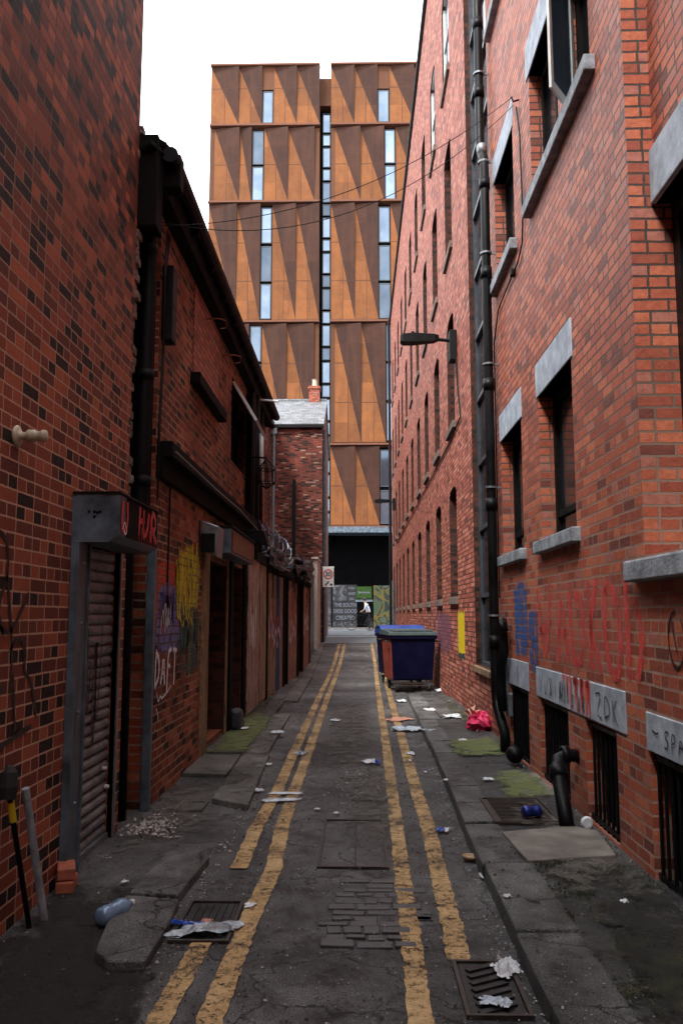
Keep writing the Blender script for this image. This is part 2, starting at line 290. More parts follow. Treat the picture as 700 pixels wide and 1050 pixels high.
def mk_board(name,cols,seed):
    m,nt,b=base(name,.85); p=mapping(nt,pos(nt),(7,7,.9),loc=(seed,seed,seed)); n=noise(nt,p,1.3,7,.7,.4)
    k=len(cols); col=ramp(nt,n.outputs['Fac'],[(.3+.42*i/(k-1),c) for i,c in enumerate(cols)])
    n2=noise(nt,pos(nt),25,4,.7); col=mix(nt,.6,col,mix(nt,1.,col,ramp(nt,n2.outputs['Fac'],[(.3,g(.3)),(.7,g(1.5))]),'MULTIPLY'))
    L(nt,col,b.inputs['Base Color']); bump(nt,b,n.outputs['Fac'],.9,.02); return m
M['boardA']=mk_board('peeling_pink_boards',[(.012,.006,.005),(.16,.06,.045),(.48,.34,.30),(.05,.02,.016),(.30,.17,.14)],1)
M['boardB']=mk_board('peeling_brown_boards',[(.008,.006,.005),(.13,.07,.04),(.42,.30,.20),(.02,.012,.01),(.22,.13,.08)],5)
M['boardC']=mk_board('peeling_red_boards',[(.006,.003,.003),(.20,.045,.028),(.46,.24,.18),(.025,.01,.008),(.16,.04,.03)],9)
M['boardBlue']=mk_board('blue_paint_runs',[(.01,.03,.10),(.02,.07,.20),(.01,.02,.06)],12)
M['post_wood']=mk_board('pale_door_post',[(.03,.018,.010),(.20,.11,.055),(.34,.22,.12),(.05,.03,.016),(.22,.14,.08)],15)
def mk_shutter():
    m,nt,b=base('grimy_shutter_steel',.5,.0); p=pos(nt); n=noise(nt,mapping(nt,p,(1,1,2)),3,6,.7)
    L(nt,ramp(nt,n.outputs['Fac'],[(.3,(.05,.052,.056)),(.7,(.33,.35,.38))]),b.inputs['Base Color']); return m
M['shutter']=mk_shutter()
M['mural_dark']=simple('black_painted_hoarding',(.005,.0055,.008),.6,0,.4,1.5,0)
def mk_mural(name,cols,scale,seed):
    m,nt,b=base(name,.6); p=mapping(nt,pos(nt),(1,1,1),(0,.6,0),(seed,0,seed)); n=noise(nt,p,scale,3,.5,1.6)
    st=[(.30+.4*i/(len(cols)-1),c) for i,c in enumerate(cols)]
    L(nt,ramp(nt,n.outputs['Fac'],st,'CONSTANT'),b.inputs['Base Color']); return m
M['mural_y']=mk_mural('yellow_green_mural',[(.005,.006,.006),(.02,.05,.02),(.085,.06,.004),(.006,.01,.006),(.04,.065,.045),(.01,.01,.01)],.8,3)
M['mural_g']=mk_mural('grey_swirl_mural',[(.006,.006,.008),(.02,.02,.03),(.07,.073,.085),(.006,.006,.008),(.05,.05,.07)],1.4,8)

# ------------------------------------------------------------------ mesh building
class MB:
    def __init__(s): s.v=[]; s.f=[]; s.m=[]; s.uv={}
    def vert(s,p): s.v.append(tuple(p)); return len(s.v)-1
    def face(s,pts,mi=0,uv=None):
        ids=[s.vert(p) for p in pts]; s.f.append(ids); s.m.append(mi)
        if uv: s.uv[len(s.f)-1]=uv
    def box(s,x0,x1,y0,y1,z0,z1,mi=0):
        x0,x1=min(x0,x1),max(x0,x1); y0,y1=min(y0,y1),max(y0,y1); z0,z1=min(z0,z1),max(z0,z1)
        s.hexa([(x0,y0,z0),(x1,y0,z0),(x1,y1,z0),(x0,y1,z0),(x0,y0,z1),(x1,y0,z1),(x1,y1,z1),(x0,y1,z1)],mi); return s
    def hexa(s,p,mi=0):
        b=len(s.v); s.v+= [tuple(q) for q in p]
        for q in ((3,2,1,0),(4,5,6,7),(0,1,5,4),(1,2,6,5),(2,3,7,6),(3,0,4,7)): s.f.append([b+i for i in q]); s.m.append(mi)
        return s
    def obox(s,c,size,rot=(0,0,0),mi=0):
        from mathutils import Euler
        m=Euler(rot).to_matrix(); c=Vector(c); h=[a/2 for a in size]
        s.hexa([c+m@Vector((sx*h[0],sy*h[1],sz*h[2])) for sz in (-1,1) for sx,sy in ((-1,-1),(1,-1),(1,1),(-1,1))],mi); return s
    def tube(s,pts,r,n=10,mi=0,cap=True):
        pts=[Vector(p) for p in pts]; rs=r if isinstance(r,(list,tuple)) else [r]*len(pts); rings=[]; prev=None
        for i,p in enumerate(pts):
            d=(pts[min(i+1,len(pts)-1)]-pts[max(i-1,0)]).normalized()
            if prev is None:
                a=Vector((0,0,1)) if abs(d.z)<.9 else Vector((1,0,0)); x=d.cross(a).normalized()
            else: x=(prev-d*prev.dot(d)).normalized()
            prev=x; y=d.cross(x)
            b=len(s.v); rings.append(b)
            for k in range(n):
                t=2*math.pi*k/n; s.v.append(tuple(p+(x*math.cos(t)+y*math.sin(t))*rs[i]))
        for a,b in zip(rings,rings[1:]):
            for k in range(n): s.f.append([a+k,a+(k+1)%n,b+(k+1)%n,b+k]); s.m.append(mi)
        if cap:
            s.f.append([rings[0]+k for k in range(n)][::-1]); s.m.append(mi); s.f.append([rings[-1]+k for k in range(n)]); s.m.append(mi)
        return s
    def lathe(s,prof,c=(0,0,0),n=20,mi=0,axis='z'):
        b0=len(s.v)
        for r,z in prof:
            for k in range(n):
                t=2*math.pi*k/n; p=(r*math.cos(t),r*math.sin(t),z)
                if axis=='x': p=(p[2],p[0],p[1])
                if axis=='y': p=(p[0],p[2],p[1])
                s.v.append((c[0]+p[0],c[1]+p[1],c[2]+p[2]))
        for i in range(len(prof)-1):
            for k in range(n): s.f.append([b0+i*n+k,b0+i*n+(k+1)%n,b0+(i+1)*n+(k+1)%n,b0+(i+1)*n+k]); s.m.append(mi)
        return s
    def torus(s,c,R_,r,axis='x',n=24,k=8,mi=0):
        pts=[]
        for i in range(n+1):
            t=2*math.pi*i/n; a,b=R_*math.cos(t),R_*math.sin(t)
            pts.append({'x':(c[0],c[1]+a,c[2]+b),'y':(c[0]+a,c[1],c[2]+b),'z':(c[0]+a,c[1]+b,c[2])}[axis])
        s.tube(pts,r,k,mi,False); return s
def wl(o):
    v=Vector((0,0,0))
    while o is not None: v+=Vector(o.location); o=o.parent
    return v
def setp(o,label=None,cat=None,group=None,kind=None):
    if label: o['label']=label
    if cat: o['category']=cat
    if group: o['group']=group
    if kind: o['kind']=kind
    return o
def ob(name,mb,mats,parent=None,loc=None,smooth=False,bevel=0.,label=None,cat=None,group=None,kind=None,solid=0.):
    me=bpy.data.meshes.new(name)
    off=wl(parent) if parent is not None else Vector((0,0,0))
    org=Vector(loc) if loc is not None else Vector((0,0,0))
    tot=off+org if parent is not None else org
    me.from_pydata([(x-tot.x,y-tot.y,z-tot.z) for x,y,z in mb.v],[],mb.f)
    if not isinstance(mats,(list,tuple)): mats=[mats]
    for m in mats: me.materials.append(m)
    me.polygons.foreach_set('material_index',mb.m)
    if mb.uv:
        ul=me.uv_layers.new(name='UVMap')
        for fi,uvs in mb.uv.items():
            for li,uv in zip(me.polygons[fi].loop_indices,uvs): ul.data[li].uv=uv
    if smooth: me.polygons.foreach_set('use_smooth',[True]*len(me.polygons))
    me.update()
    o=bpy.data.objects.new(name,me); C.objects.link(o)
    if parent is not None: o.parent=parent
    o.location=org
    if bevel:
        w=o.modifiers.new('weld','WELD'); w.merge_threshold=.0002
        b=o.modifiers.new('bevel','BEVEL'); b.width=bevel; b.segments=2; b.limit_method='ANGLE'
    return setp(o,label,cat,group,kind)
def thing(name,label,cat,loc=(0,0,0),group=None):
    o=bpy.data.objects.new(name,None); C.objects.link(o); o.location=loc; o.empty_display_size=.2
    return setp(o,label,cat,group)

def xfac(mb,X,n,y0,y1,z0,z1,holes=(),depth=.14,mi=0,ri=0):
    """upright wall sheet on the plane X with openings (y0,y1,z0,z1[,rise]); n=+1 faces +X"""
    ys=sorted({y0,y1,*[c for h in holes for c in h[:2]]}); zs=sorted({z0,z1,*[c for h in holes for c in h[2:4]]})
    ys=[y for y in ys if y0<=y<=y1]; zs=[z for z in zs if z0<=z<=z1]
    for a,b in zip(ys,ys[1:]):
        for c,d in zip(zs,zs[1:]):
            my,mz=(a+b)/2,(c+d)/2
            if any(h[0]<my<h[1] and h[2]<mz<h[3] for h in holes): continue
            q=[(X,a,c),(X,b,c),(X,b,d),(X,a,d)]
            mb.face(q if n>0 else q[::-1],mi)
    Xi=X-n*depth
    for h in holes:
        a,b,c,d=h[:4]; rise=h[4] if len(h)>4 else 0
        def f(q): mb.face(q,ri)
        f([(X,a,c),(Xi,a,c),(Xi,a,d-rise),(X,a,d-rise)]); f([(X,b,c),(Xi,b,c),(Xi,b,d-rise),(X,b,d-rise)]); f([(X,a,c),(X,b,c),(Xi,b,c),(Xi,a,c)])
        if not rise: f([(X,a,d),(X,b,d),(Xi,b,d),(Xi,a,d)])
        else:
            K=8; arc=[(a+(b-a)*i/K, d-rise+rise*math.sin(math.acos(max(-1,min(1,2*i/K-1))))) for i in range(K+1)]
            for (ya,za),(yb,zb) in zip(arc,arc[1:]):
                f([(X,ya,za),(X,yb,zb),(Xi,yb,zb),(Xi,ya,za)]); mb.face([(X,ya,za),(X,yb,zb),(X,yb,d),(X,ya,d)],mi)
def yfac(mb,Y,x0,x1,z0,z1,mi=0):
    mb.face([(x0,Y,z0),(x1,Y,z0),(x1,Y,z1),(x0,Y,z1)],mi)

def xwindow(parent,X,n,a,b,c,d,fm,gm,name='window',fw=.05,bars_z=(),bars_y=(),dep=.05,label=None):
    """frame + pane sub-part standing in plane X (outer face of frame)"""
    mb=MB(); Xi=X-n*dep
    mb.box(X,Xi,a,a+fw,c,d); mb.box(X,Xi,b-fw,b,c,d); mb.box(X,Xi,a+fw,b-fw,c,c+fw); mb.box(X,Xi,a+fw,b-fw,d-fw,d)
    for z in bars_z: mb.box(X-n*.004,Xi+n*.004,a+fw,b-fw,z-fw*.4,z+fw*.4)
    for y in bars_y: mb.box(X-n*.008,Xi+n*.008,y-fw*.4,y+fw*.4,c+fw,d-fw)
    w=ob(name,mb,fm,parent,label=label)
    p=MB(); xm=X-n*dep*.6; p.box(xm,xm-n*.012,a+fw*.5,b-fw*.5,c+fw*.5,d-fw*.5); ob('pane',p,gm,w)
    return w

# ------------------------------------------------------------------ setting: ground
def sheet(xs,ys,zf,name,mat,**k):
    mb=MB(); nx,ny=len(xs),len(ys)
    for y in ys:
        for x in xs: mb.v.append((x,y,zf(x,y)))
    for j in range(ny-1):
        for i in range(nx-1):
            mb.f.append([j*nx+i,j*nx+i+1,(j+1)*nx+i+1,(j+1)*nx+i]); mb.m.append(0)
    return ob(name,mb,mat,kind='structure',**k)
def lin(a,b,n): return [a+(b-a)*i/n for i in range(n+1)]
ysall=sorted(set(lin(-14,22,36)+lin(22,60,38)+[80,140,300]))
sheet([-300,-60,-14,-6,-1.9,1.9,6,14,60,300],ysall,lambda x,y:hz(y)-.012,'ground',M['asphalt_foot'])
def rz(x,y): return hz(y)+.010*mnoise.noise(Vector((x*1.1,y*.8,0)))-.004*abs(x)
sheet(lin(-1.9,1.0,26),sorted(set(lin(-14,2,16)+lin(2,14,96)+lin(14,33,60))),lambda x,y:hz(y)+.006+.006*mnoise.noise(Vector((x*2,y*1.5,0))),'alley_road',M['asphalt'],smooth=True)
sheet([-60,-20,-4,0,4,20,60],sorted(set(lin(33,60,27))),lambda x,y:hz(y)+.0,'street_road',M['street'])
# pale crossing line of setts between alley and street
mb=MB()
for k in range(24): mb.box(-1.9+k*.16,-1.9+k*.16+.15,32.9,33.15,hz(33)-.02,hz(33)+.02)
ob('kerb_crossing',mb,M['flag'],kind='structure')
mb=MB(); mb.box(-30,30,38.3,38.55,hz(38.4),hz(38.4)+.018); ob('street_line',mb,M['white_lit'],kind='structure')
mb=MB(); mb.box(-30,30,55,60,.55,.74); ob('far_pavement',mb,M['flag'],kind='structure')

# right footway and its kerb
KR=[(-14,.75),(2,.75),(3.6,.75),(5,.76),(6.6,.78),(8.3,.82),(10.1,.86),(12.5,.90),(16.4,.96),(17.6,.98),(34,1.05)]
def kx(y):
    for (a,xa),(b,xb) in zip(KR,KR[1:]):
        if y<=b: return xa+(xb-xa)*(y-a)/(b-a)
    return KR[-1][1]
def fh(y):
    if y<15.6: return .10
    if y<17: return .10-(y-15.6)/1.4*.085
    return .015
mb=MB(); ys=sorted(set(lin(-14,3,17)+lin(3,18,75)+lin(18,41,23)))
nx=9
for y in ys:
    x0=kx(y)+.23
    for i in range(nx):
        x=x0+(1.92-x0)*i/(nx-1); mb.v.append((x,y,hz(y)+fh(y)+.006*mnoise.noise(Vector((x*2.5,y*2,3)))))
for j in range(len(ys)-1):
    for i in range(nx-1): a=j*nx+i; mb.f.append([a,a+1,a+nx+1,a+nx]); mb.m.append(0)
ob('pavement_right',mb,M['asphalt_foot'],kind='structure',smooth=True)
mb=MB(); y=-13.
rk=random.Random(3); joints=[2.1,3.05,4.17,5.28,6.25,6.9,7.56,8.4,9.35,10.2,11.2,12.3,13.3,14.3,15.3,16.3]
jj=[-14,-12,-10,-8,-6,-4,-2,0,1.1]+joints
for a,b in zip(jj,jj[1:]):
    a+=.018; b-=.008; xa,xb=kx(a),kx(b); dz=rk.uniform(-.006,.008); w=.25 if b>5.4 else .30
    j=rk.uniform(-.008,.008)
    mb.hexa([(xa+j,a,-.1),(xa+j+w,a,-.1),(xb+j+w,b,-.1),(xb+j,b,-.1),(xa+j,a,.108+dz),(xa+j+w,a,.112+dz),(xb+j+w,b,.110+dz),(xb+j,b,.106+dz)])
ob('kerb_right',mb,M['kerb'],kind='structure',bevel=.012)

# left footway (raised from Y 7.2 on), slabs
mb=MB(); ys=sorted(set(lin(9.6,33,60)))
nx=6
def klx(y): return -1.0-.012*max(0,y-8) if y<24 else -1.19-.01*(y-24)
for y in ys:
    x1=klx(y)-.24
    for i in range(nx):
        x=-1.95+(x1+1.95)*i/(nx-1); mb.v.append((x,y,hz(y)+.055+.008*mnoise.noise(Vector((x*2.5,y*2,7)))))
for j in range(len(ys)-1):
    for i in range(nx-1): a=j*nx+i; mb.f.append([a,a+1,a+nx+1,a+nx]); mb.m.append(0)
x1=klx(9.6)-.24; mb.face([(-1.95,9.6,-.02),(x1,9.6,-.02),(x1,9.6,.055),(-1.95,9.6,.055)])
ob('pavement_left',mb,M['asphalt_foot'],kind='structure')
mb=MB(); y=9.62
while y<32.5:
    l=rk.uniform(.75,1.05); a,b=y,y+l-.02
    if not 13.2<y<14.6:
        w=.26; za,zb=hz(a),hz(b); d=rk.uniform(-.006,.006)
        mb.hexa([(klx(a)-w,a,za-.1),(klx(a),a,za-.1),(klx(b),b,zb-.1),(klx(b)-w,b,zb-.1),(klx(a)-w,a,za+.062+d),(klx(a),a,za+.05+d),(klx(b),b,zb+.05+d),(klx(b)-w,b,zb+.062+d)])
    y+=l
ob('kerb_left',mb,M['flag'],kind='structure',bevel=.014)
# paving slabs beside the wall near the doorway
mb=MB()
def slab(mb,pts,h,t=.08,mi=0):
    n=len(pts); b=len(mb.v)
    for x,y in pts: mb.v.append((x,y,h-t))
    for x,y in pts: mb.v.append((x,y,h))
    mb.f.append([b+n+i for i in range(n)]); mb.m.append(mi)
    for i in range(n): j=(i+1)%n; mb.f.append([b+i,b+j,b+n+j,b+n+i]); mb.m.append(mi)
slab(mb,[(-1.24,7.28),(-.90,7.05),(-.93,7.9),(-.96,8.7),(-1.27,8.74)],.058)
slab(mb,[(-1.27,8.76),(-.96,8.72),(-.99,9.6),(-1.30,9.6)],.056)
slab(mb,[(-1.74,8.45),(-1.29,8.4),(-1.31,9.6),(-1.74,9.6)],.052)
for a,b in ((9.62,10.7),(10.72,11.9),(11.92,13.0),(15.6,16.6),(19.5,20.6)): slab(mb,[(-1.73,a),(klx(a)-.27,a),(klx(b)-.27,b),(-1.73,b)],.069+rk.uniform(0,.006),.03)
ob('paving_slabs_left',mb,M['flag'],kind='structure',bevel=.01)
# broken kerb blocks in the left foreground
mb=MB(); slab(mb,[(-1.28,4.86),(-1.0,4.80),(-.955,5.55),(-1.02,5.72),(-1.14,5.76),(-1.25,5.62)],.062,.12)
o=ob('loose_kerb_stone',mb,M['kerb'],bevel=.010,loc=(-1.1,5.2,0),label='broken grey kerb block lying loose opposite the roller shutter, farther of the two',cat='kerb stone',group='broken kerb blocks on the left')
mb=MB(); slab(mb,[(-1.22,4.05),(-1.12,3.93),(-.96,3.93),(-.955,4.4),(-.98,4.76),(-1.29,4.82),(-1.27,4.4)],.058,.12)
ob('loose_kerb_stone',mb,M['kerb'],bevel=.010,loc=(-1.1,4.4,0),label='nearer broken kerb block beside the left drain, its top cracked and rough',cat='kerb stone',group='broken kerb blocks on the left')

# flush patches: moss slabs, concrete, covers on the right footway
def patch(name,pts,h,mat,label=None,cat=None,kind='structure',sub=1,th=.0):
    mb=MB(); 
    if th: slab(mb,[(p[0],p[1]) for p in pts],h,th)
    else: mb.face([(p[0],p[1],h+hz(p[1])) for p in pts],0,[(0,0),(1,0),(1,1),(0,1)] if len(pts)==4 else None)
    return ob(name,mb,mat,label=label,cat=cat,kind=kind,bevel=.006 if th else 0)
patch('concrete_patch',[(1.03,5.27),(1.60,5.40),(1.66,6.0),(1.52,6.12),(.99,5.95)],.125,M['concrete_pale'],th=.05)
patch('concrete_slab_pale',[(1.30,7.62),(1.40,7.12),(1.69,7.18),(1.69,8.15),(1.5,8.1)],.122,M['concrete_pale'],th=.05)
patch('mossy_slab',[(1.12,9.15),(1.62,9.55),(1.60,10.4),(1.07,9.95)],.120,M['flag'],th=.05)
patch('concrete_slab',[(1.22,12.6),(1.62,12.7),(1.64,13.9),(1.22,13.8)],.118,M['flag'],th=.05)
for k,(a,b) in enumerate(((12.3,13.9),(14.,15.5))): patch('flagstone',[(1.15,a),(1.2,a),(1.2,b),(1.15,b)],.117,M['kerb'],th=.04)
def grid(name,mb): pass
# moss stuff
def mossq(pts,h,mat,name='moss'):
    mb=MB(); mb.face([(p[0],p[1],h+(hz(p[1]))) for p in pts],0,[(0,0),(1,0),(1,1),(0,1)]); return ob(name,mb,mat,kind='stuff')
mossq([(1.0,3.0),(1.72,3.0),(1.72,5.3),(1.04,5.3)],.118,M['moss'])
mossq([(1.0,1.5),(1.70,1.5),(1.72,4.2),(1.02,4.3)],.1215,M['moss'])
mossq([(1.02,9.0),(1.68,9.1),(1.68,10.5),(1.02,10.3)],.1255,M['moss_bright'])
mossq([(1.2,7.0),(1.68,7.1),(1.68,8.3),(1.25,8.2)],.1275,M['moss_bright'])
mossq([(1.35,11.0),(1.74,11.0),(1.74,16.0),(1.5,16.0)],.1225,M['moss'])
mossq([(-1.73,9.4),(-1.22,9.3),(-1.24,13.2),(-1.73,13.4)],.083,M['moss_bright'])
mossq([(-1.77,13.4),(-1.5,13.4),(-1.5,17),(-1.77,17)],.080,M['moss'])
mossq([(-1.76,5.4),(-1.1,5.3),(-1.1,8.4),(-1.76,8.4)],.018,M['dirt'],'dirt')
mossq([(-1.78,1.6),(-.75,1.6),(-.95,4.9),(-1.78,5.3)],.0185,M['soil'],'painted_shade')  # left foreground dirt, its deep shade painted in as near-black
mossq([(1.0,2.2),(1.72,2.2),(1.72,5.0),(1.25,5.0)],.1195,M['soil'],'painted_shade')  # same painted foreground shade on the right footway
mossq([(-.1,5.2),(.42,5.2),(.42,9.6),(-.2,9.6)],.0185,M['dirt'],'dirt')
mossq([(-.45,8.0),(.25,8.0),(.25,16),(-.45,16)],.0190,M['dirt'],'dirt')
mossq([(.95,4.0),(1.7,4.0),(1.7,7.6),(1.0,7.4)],.124,M['dirt'],'dirt')

# yellow lines
def line(cpts,w,name='yellow_line'):
    mb=MB(); pts=[]
    for (a,b) in zip(cpts,cpts[1:]):
        n=max(1,int((b[1]-a[1])/.05)) if b[1]<14 else max(1,int((b[1]-a[1])/.3))
        for i in range(n): t=i/n; pts.append((a[0]+(b[0]-a[0])*t,a[1]+(b[1]-a[1])*t))
    pts.append(cpts[-1]); r=random.Random(int(cpts[0][0]*100)); prev=None
    for x,y in pts:
        l=x-w/2+r.uniform(-.006,.006); q=x+w/2+r.uniform(-.006,.006)
        z=hz(y)+.0165
        cur=((l,y,z),(q,y,z))
        if prev: mb.face([prev[0],prev[1],cur[1],cur[0]])
        prev=cur
    return ob(name,mb,M['line'],kind='structure')
line([(.245,1.5),(.245,3.5),(.265,4.4),(.27,5.15),(.285,6),(.315,7.9),(.345,10.1),(.41,15.7),(.50,22.5),(.54,26),(.56,32.7)],.10)
line([(.46,1.2),(.46,3.45)],.11); line([(.465,4.08),(.48,4.4),(.50,5.3),(.53,6.5),(.535,7.9),(.565,10.1),(.63,15.7),(.72,22.5),(.77,26),(.78,32.7)],.11)
line([(-.585,1.5),(-.585,3.5),(-.565,4.66),(-.53,5.42),(-.57,6.5),(-.575,7.5),(-.575,10.1),(-.58,17.6),(-.56,22.5),(-.52,27),(-.49,32.7)],.105)
line([(-.79,1.5),(-.785,3.48),(-.76,4.28)],.10); line([(-.75,5.46),(-.76,6.5),(-.73,7.7),(-.74,10.5),(-.75,17.6),(-.73,22.5),(-.70,27),(-.69,32.7)],.105)

# cobbles showing through the asphalt
mb=MB(); rc=random.Random(5); y=4.22
while y<5.22:
    h=rc.uniform(.075,.11); f=(y-4.2)/1.0; x=-.20+.1*f+rc.uniform(-.05,.03); xe=.20+.02*f
    while x<xe:
        w=rc.uniform(.08,.20); t=rc.uniform(.001,.008)
        if rc.random()>.16: mb.obox((x+w/2,y+h/2+rc.uniform(-.008,.008),.006+t/2),(w-.010,h-rc.uniform(.012,.04),t+.01),(rc.uniform(-.03,.03),rc.uniform(-.03,.03),rc.uniform(-.08,.08)))
        x+=w
    y+=h
for x in (.345,.34): 
    mb.obox((x,4.62,.003),(.10,.05,.02)); 
mb.obox((.345,4.71,.003),(.10,.05,.02))
ob('cobble_patch',mb,M['cobble'],kind='structure',bevel=.012)

# covers and gullies
def frame_cover(name,label,cat,x0,x1,y0,y1,h,mats,nb,horizontal=True,diag=0,rib=.012):
    t=thing(name,label,cat,((x0+x1)/2,(y0+y1)/2,h))
    mb=MB(); w=.018
    mb.box(x0,x1,y0,y0+w,h-.02,h+.006); mb.box(x0,x1,y1-w,y1,h-.02,h+.006); mb.box(x0,x0+w,y0+w,y1-w,h-.02,h+.006); mb.box(x1-w,x1,y0+w,y1-w,h-.02,h+.006)
    ob('frame',mb,mats[0],t)
    mb=MB(); mb.box(x0+w+.006,x1-w-.006,y0+w+.006,y1-w-.006,h-.03,h-.004)
    ix0,ix1,iy0,iy1=x0+w+.02,x1-w-.02,y0+w+.02,y1-w-.02
    for i in range(nb):
        f=(i+.5)/nb
        if horizontal: yy=iy0+(iy1-iy0)*f; mb.obox(((ix0+ix1)/2,yy,h-.001),((ix1-ix0)*.92,rib,.012),(0,0,diag))
        else: xx=ix0+(ix1-ix0)*f; mb.obox((xx,(iy0+iy1)/2,h-.001),(rib,(iy1-iy0)*.92,.012),(0,0,diag))
    ob('plate',mb,mats[1],t); return t
mc=frame_cover('manhole_cover','large rectangular rusty inspection cover let into the middle of the alley road','manhole cover',-.26,.20,5.48,6.72,.0165,(M['cast'],M['asphalt']),0)
mb=MB(); mb.box(-.02,-.008,5.52,6.68,.014,.0195); ob('seam',mb,M['cast_dark'],mc)
fm=frame_cover('inspection_cover','ribbed rusty iron inspection cover in the right footway','inspection cover',.99,1.47,6.22,7.02,.122,(M['cast'],M['cast']),16,True,0,.014)
frame_cover('drain_grate','slotted iron gully at the foot of the photograph, right side by the kerb','drain',.43,.70,3.52,4.06,.020,(M['cast'],M['cast_dark']),7,True,.5,.03)
frame_cover('drain_grate','slotted iron gully beside the broken left kerb blocks','drain',-.93,-.63,4.26,4.84,.020,(M['cast'],M['cast_dark']),6,False,0,.024)
frame_cover('stopcock_cover','small grey metal cover plate in the left footway by the wall','cover plate',-1.50,-1.27,7.0,7.32,.019,(M['flag'],M['flag']),0)

# grit scattered on the ground
def chips(n,region,size,mat,name,seed,zf,kind='stuff'):
    r=random.Random(seed); mb=MB()
    for i in range(n):
        x,y=region(r); s=r.uniform(*size)*(1 if r.random()<.9 else 1.8); z=zf(x,y); a=r.uniform(0,6.28)
        pts=[(x+s*math.cos(a+k*1.5708+r.uniform(-.4,.4))*r.uniform(.6,1),y+s*math.sin(a+k*1.5708+r.uniform(-.4,.4))*r.uniform(.6,1)) for k in range(4)]
        b=len(mb.v); top=s*r.uniform(.3,.8)
        for p in pts: mb.v.append((p[0],p[1],z))
        for p in pts: mb.v.append((x+(p[0]-x)*.6,y+(p[1]-y)*.6,z+top))
        for q in ((4,5,6,7),(0,1,5,4),(1,2,6,5),(2,3,7,6),(3,0,4,7)): mb.f.append([b+k for k in q]); mb.m.append(0)
    return ob(name,mb,mat,kind=kind)
def groundz(x,y):
    if x>kx(y)+.02: return hz(y)+fh(y)+.012
    if x<klx(y) and y>9.6: return hz(y)+.07
    return hz(y)+.012
def reg_all(r):
    y=3+16*r.random()**1.8; x=r.uniform(-1.7,1.65); return x,y
chips(3800,reg_all,(.002,.0062),M['chip'],'grit',1,groundz)
chips(6500,reg_all,(.003,.009),M['chip_dark'],'dark_grit',2,groundz)
def reg_heap(r):
    return -1.52+r.gauss(0,.11),6.35+abs(r.gauss(0,.32))-.2
chips(260,reg_heap,(.004,.017),M['chip'],'rubble',3,lambda x,y:.014+.05*math.exp(-((x+1.55)**2/.03+(y-6.35)**2/.06)))
def reg_gut(r):
    y=r.uniform(3.3,9); return (-.98+r.uniform(0,.12),y) if r.random()<.5 else (kx(y)-r.uniform(0,.1),y)
chips(500,reg_gut,(.003,.009),M['chip'],'gutter_grit',4,lambda x,y:.012)
chips(260,lambda r:(r.gauss(.02,.13),r.uniform(7.2,9.0)),(.004,.012),M['chip'],'grit',6,lambda x,y:.012)
chips(900,lambda r:((1.68-abs(r.gauss(0,.05)),r.uniform(3,15)) if r.random()<.5 else (-1.73+abs(r.gauss(0,.06)),r.uniform(3,20))),(.003,.012),M['chip_dark'],'wall_foot_debris',14,groundz)
chips(260,lambda r:((1.68-abs(r.gauss(0,.06)),r.uniform(3,15)) if r.random()<.5 else (-1.73+abs(r.gauss(0,.06)),r.uniform(3,20))),(.003,.010),M['chip'],'wall_foot_debris',15,groundz)
# moss tufts on the right footway
r=random.Random(9); mb=MB()
for i in range(5200):
    y=r.uniform(3.1,5.3); x=r.uniform(kx(y)+.28,1.68)
    if mnoise.noise(Vector((x*4,y*4,1)))+r.uniform(-.2,.2)<.02: continue
    s=r.uniform(.004,.012); a=r.uniform(0,6.28); z=.112
    mb.face([(x-s*math.cos(a),y-s*math.sin(a),z),(x+s*math.cos(a),y+s*math.sin(a),z),(x+s*.3,y+s*.3,z+s*r.uniform(.6,1.5))])
ob('moss_tufts',mb,M['leaf'],kind='stuff')

# ------------------------------------------------------------------ LEFT 1: brown-red brick building with roller shutter
XL=-1.78
b1=thing('brick_building','tall brown and dark red brick building on the left edge with a small roller shutter','building',(-5,0,0))
mb=MB(); xfac(mb,XL,1,-14,6.36,-.1,10.5,[(5.36,6.2,-.1,2.1)],.12)
mb.face([(XL,6.36,-.1),(-9,6.36,-.1),(-9,6.36,10.5),(XL,6.36,10.5)]); mb.face([(XL,-14,-.1),(-9,-14,-.1),(-9,-14,10.5),(XL,-14,10.5)]); mb.face([(XL,-14,10.5),(XL,6.36,10.5),(-9,6.36,10.5),(-9,-14,10.5)])
mb.face([(-9,-14,-.1),(-9,6.36,-.1),(-9,6.36,10.5),(-9,-14,10.5)])
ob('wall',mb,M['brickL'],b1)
# shutter: slats, frame posts, housing
sh=MB(); z=.04
while z<2.05:
    n=5
    for k in range(n):
        a0=math.pi*k/n; a1=math.pi*(k+1)/n
        x0=XL-.06+.022*math.sin(a0); x1=XL-.06+.022*math.sin(a1); z0=z+.033*(1-math.cos(a0)); z1=z+.033*(1-math.cos(a1))
        sh.face([(x0,5.37,z0),(x0,6.19,z0),(x1,6.19,z1),(x1,5.37,z1)])
    z+=.075
    sh.face([(XL-.066,5.37,z-.009),(XL-.066,6.19,z-.009),(XL-.06,6.19,z),(XL-.06,5.37,z)])
rs=ob('roller_shutter',sh,M['shutter'],b1)
mb=MB(); mb.box(XL-.05,XL-.02,5.37,6.19,.0,.05); ob('bottom_rail',mb,M['galv'],rs)
mb=MB()
for (yy,zz) in ((5.5,1.05),(6.05,.52),(5.42,.62),(6.12,.38)): mb.lathe([(0,.0),(.014,0),(.014,.03),(.0,.035)],(XL-.035,yy,zz),10,0,'x')
ob('lock',mb,M['white_paint'],rs)
mb=MB(); mb.box(XL,XL+.035,5.12,5.35,0,2.06); mb.box(XL+.035,XL+.05,5.12,5.16,0,2.06); mb.box(XL-.03,XL+.05,5.35,5.365,0,2.06); ob('shutter_post',mb,M['steel_blue'],b1,bevel=.004)
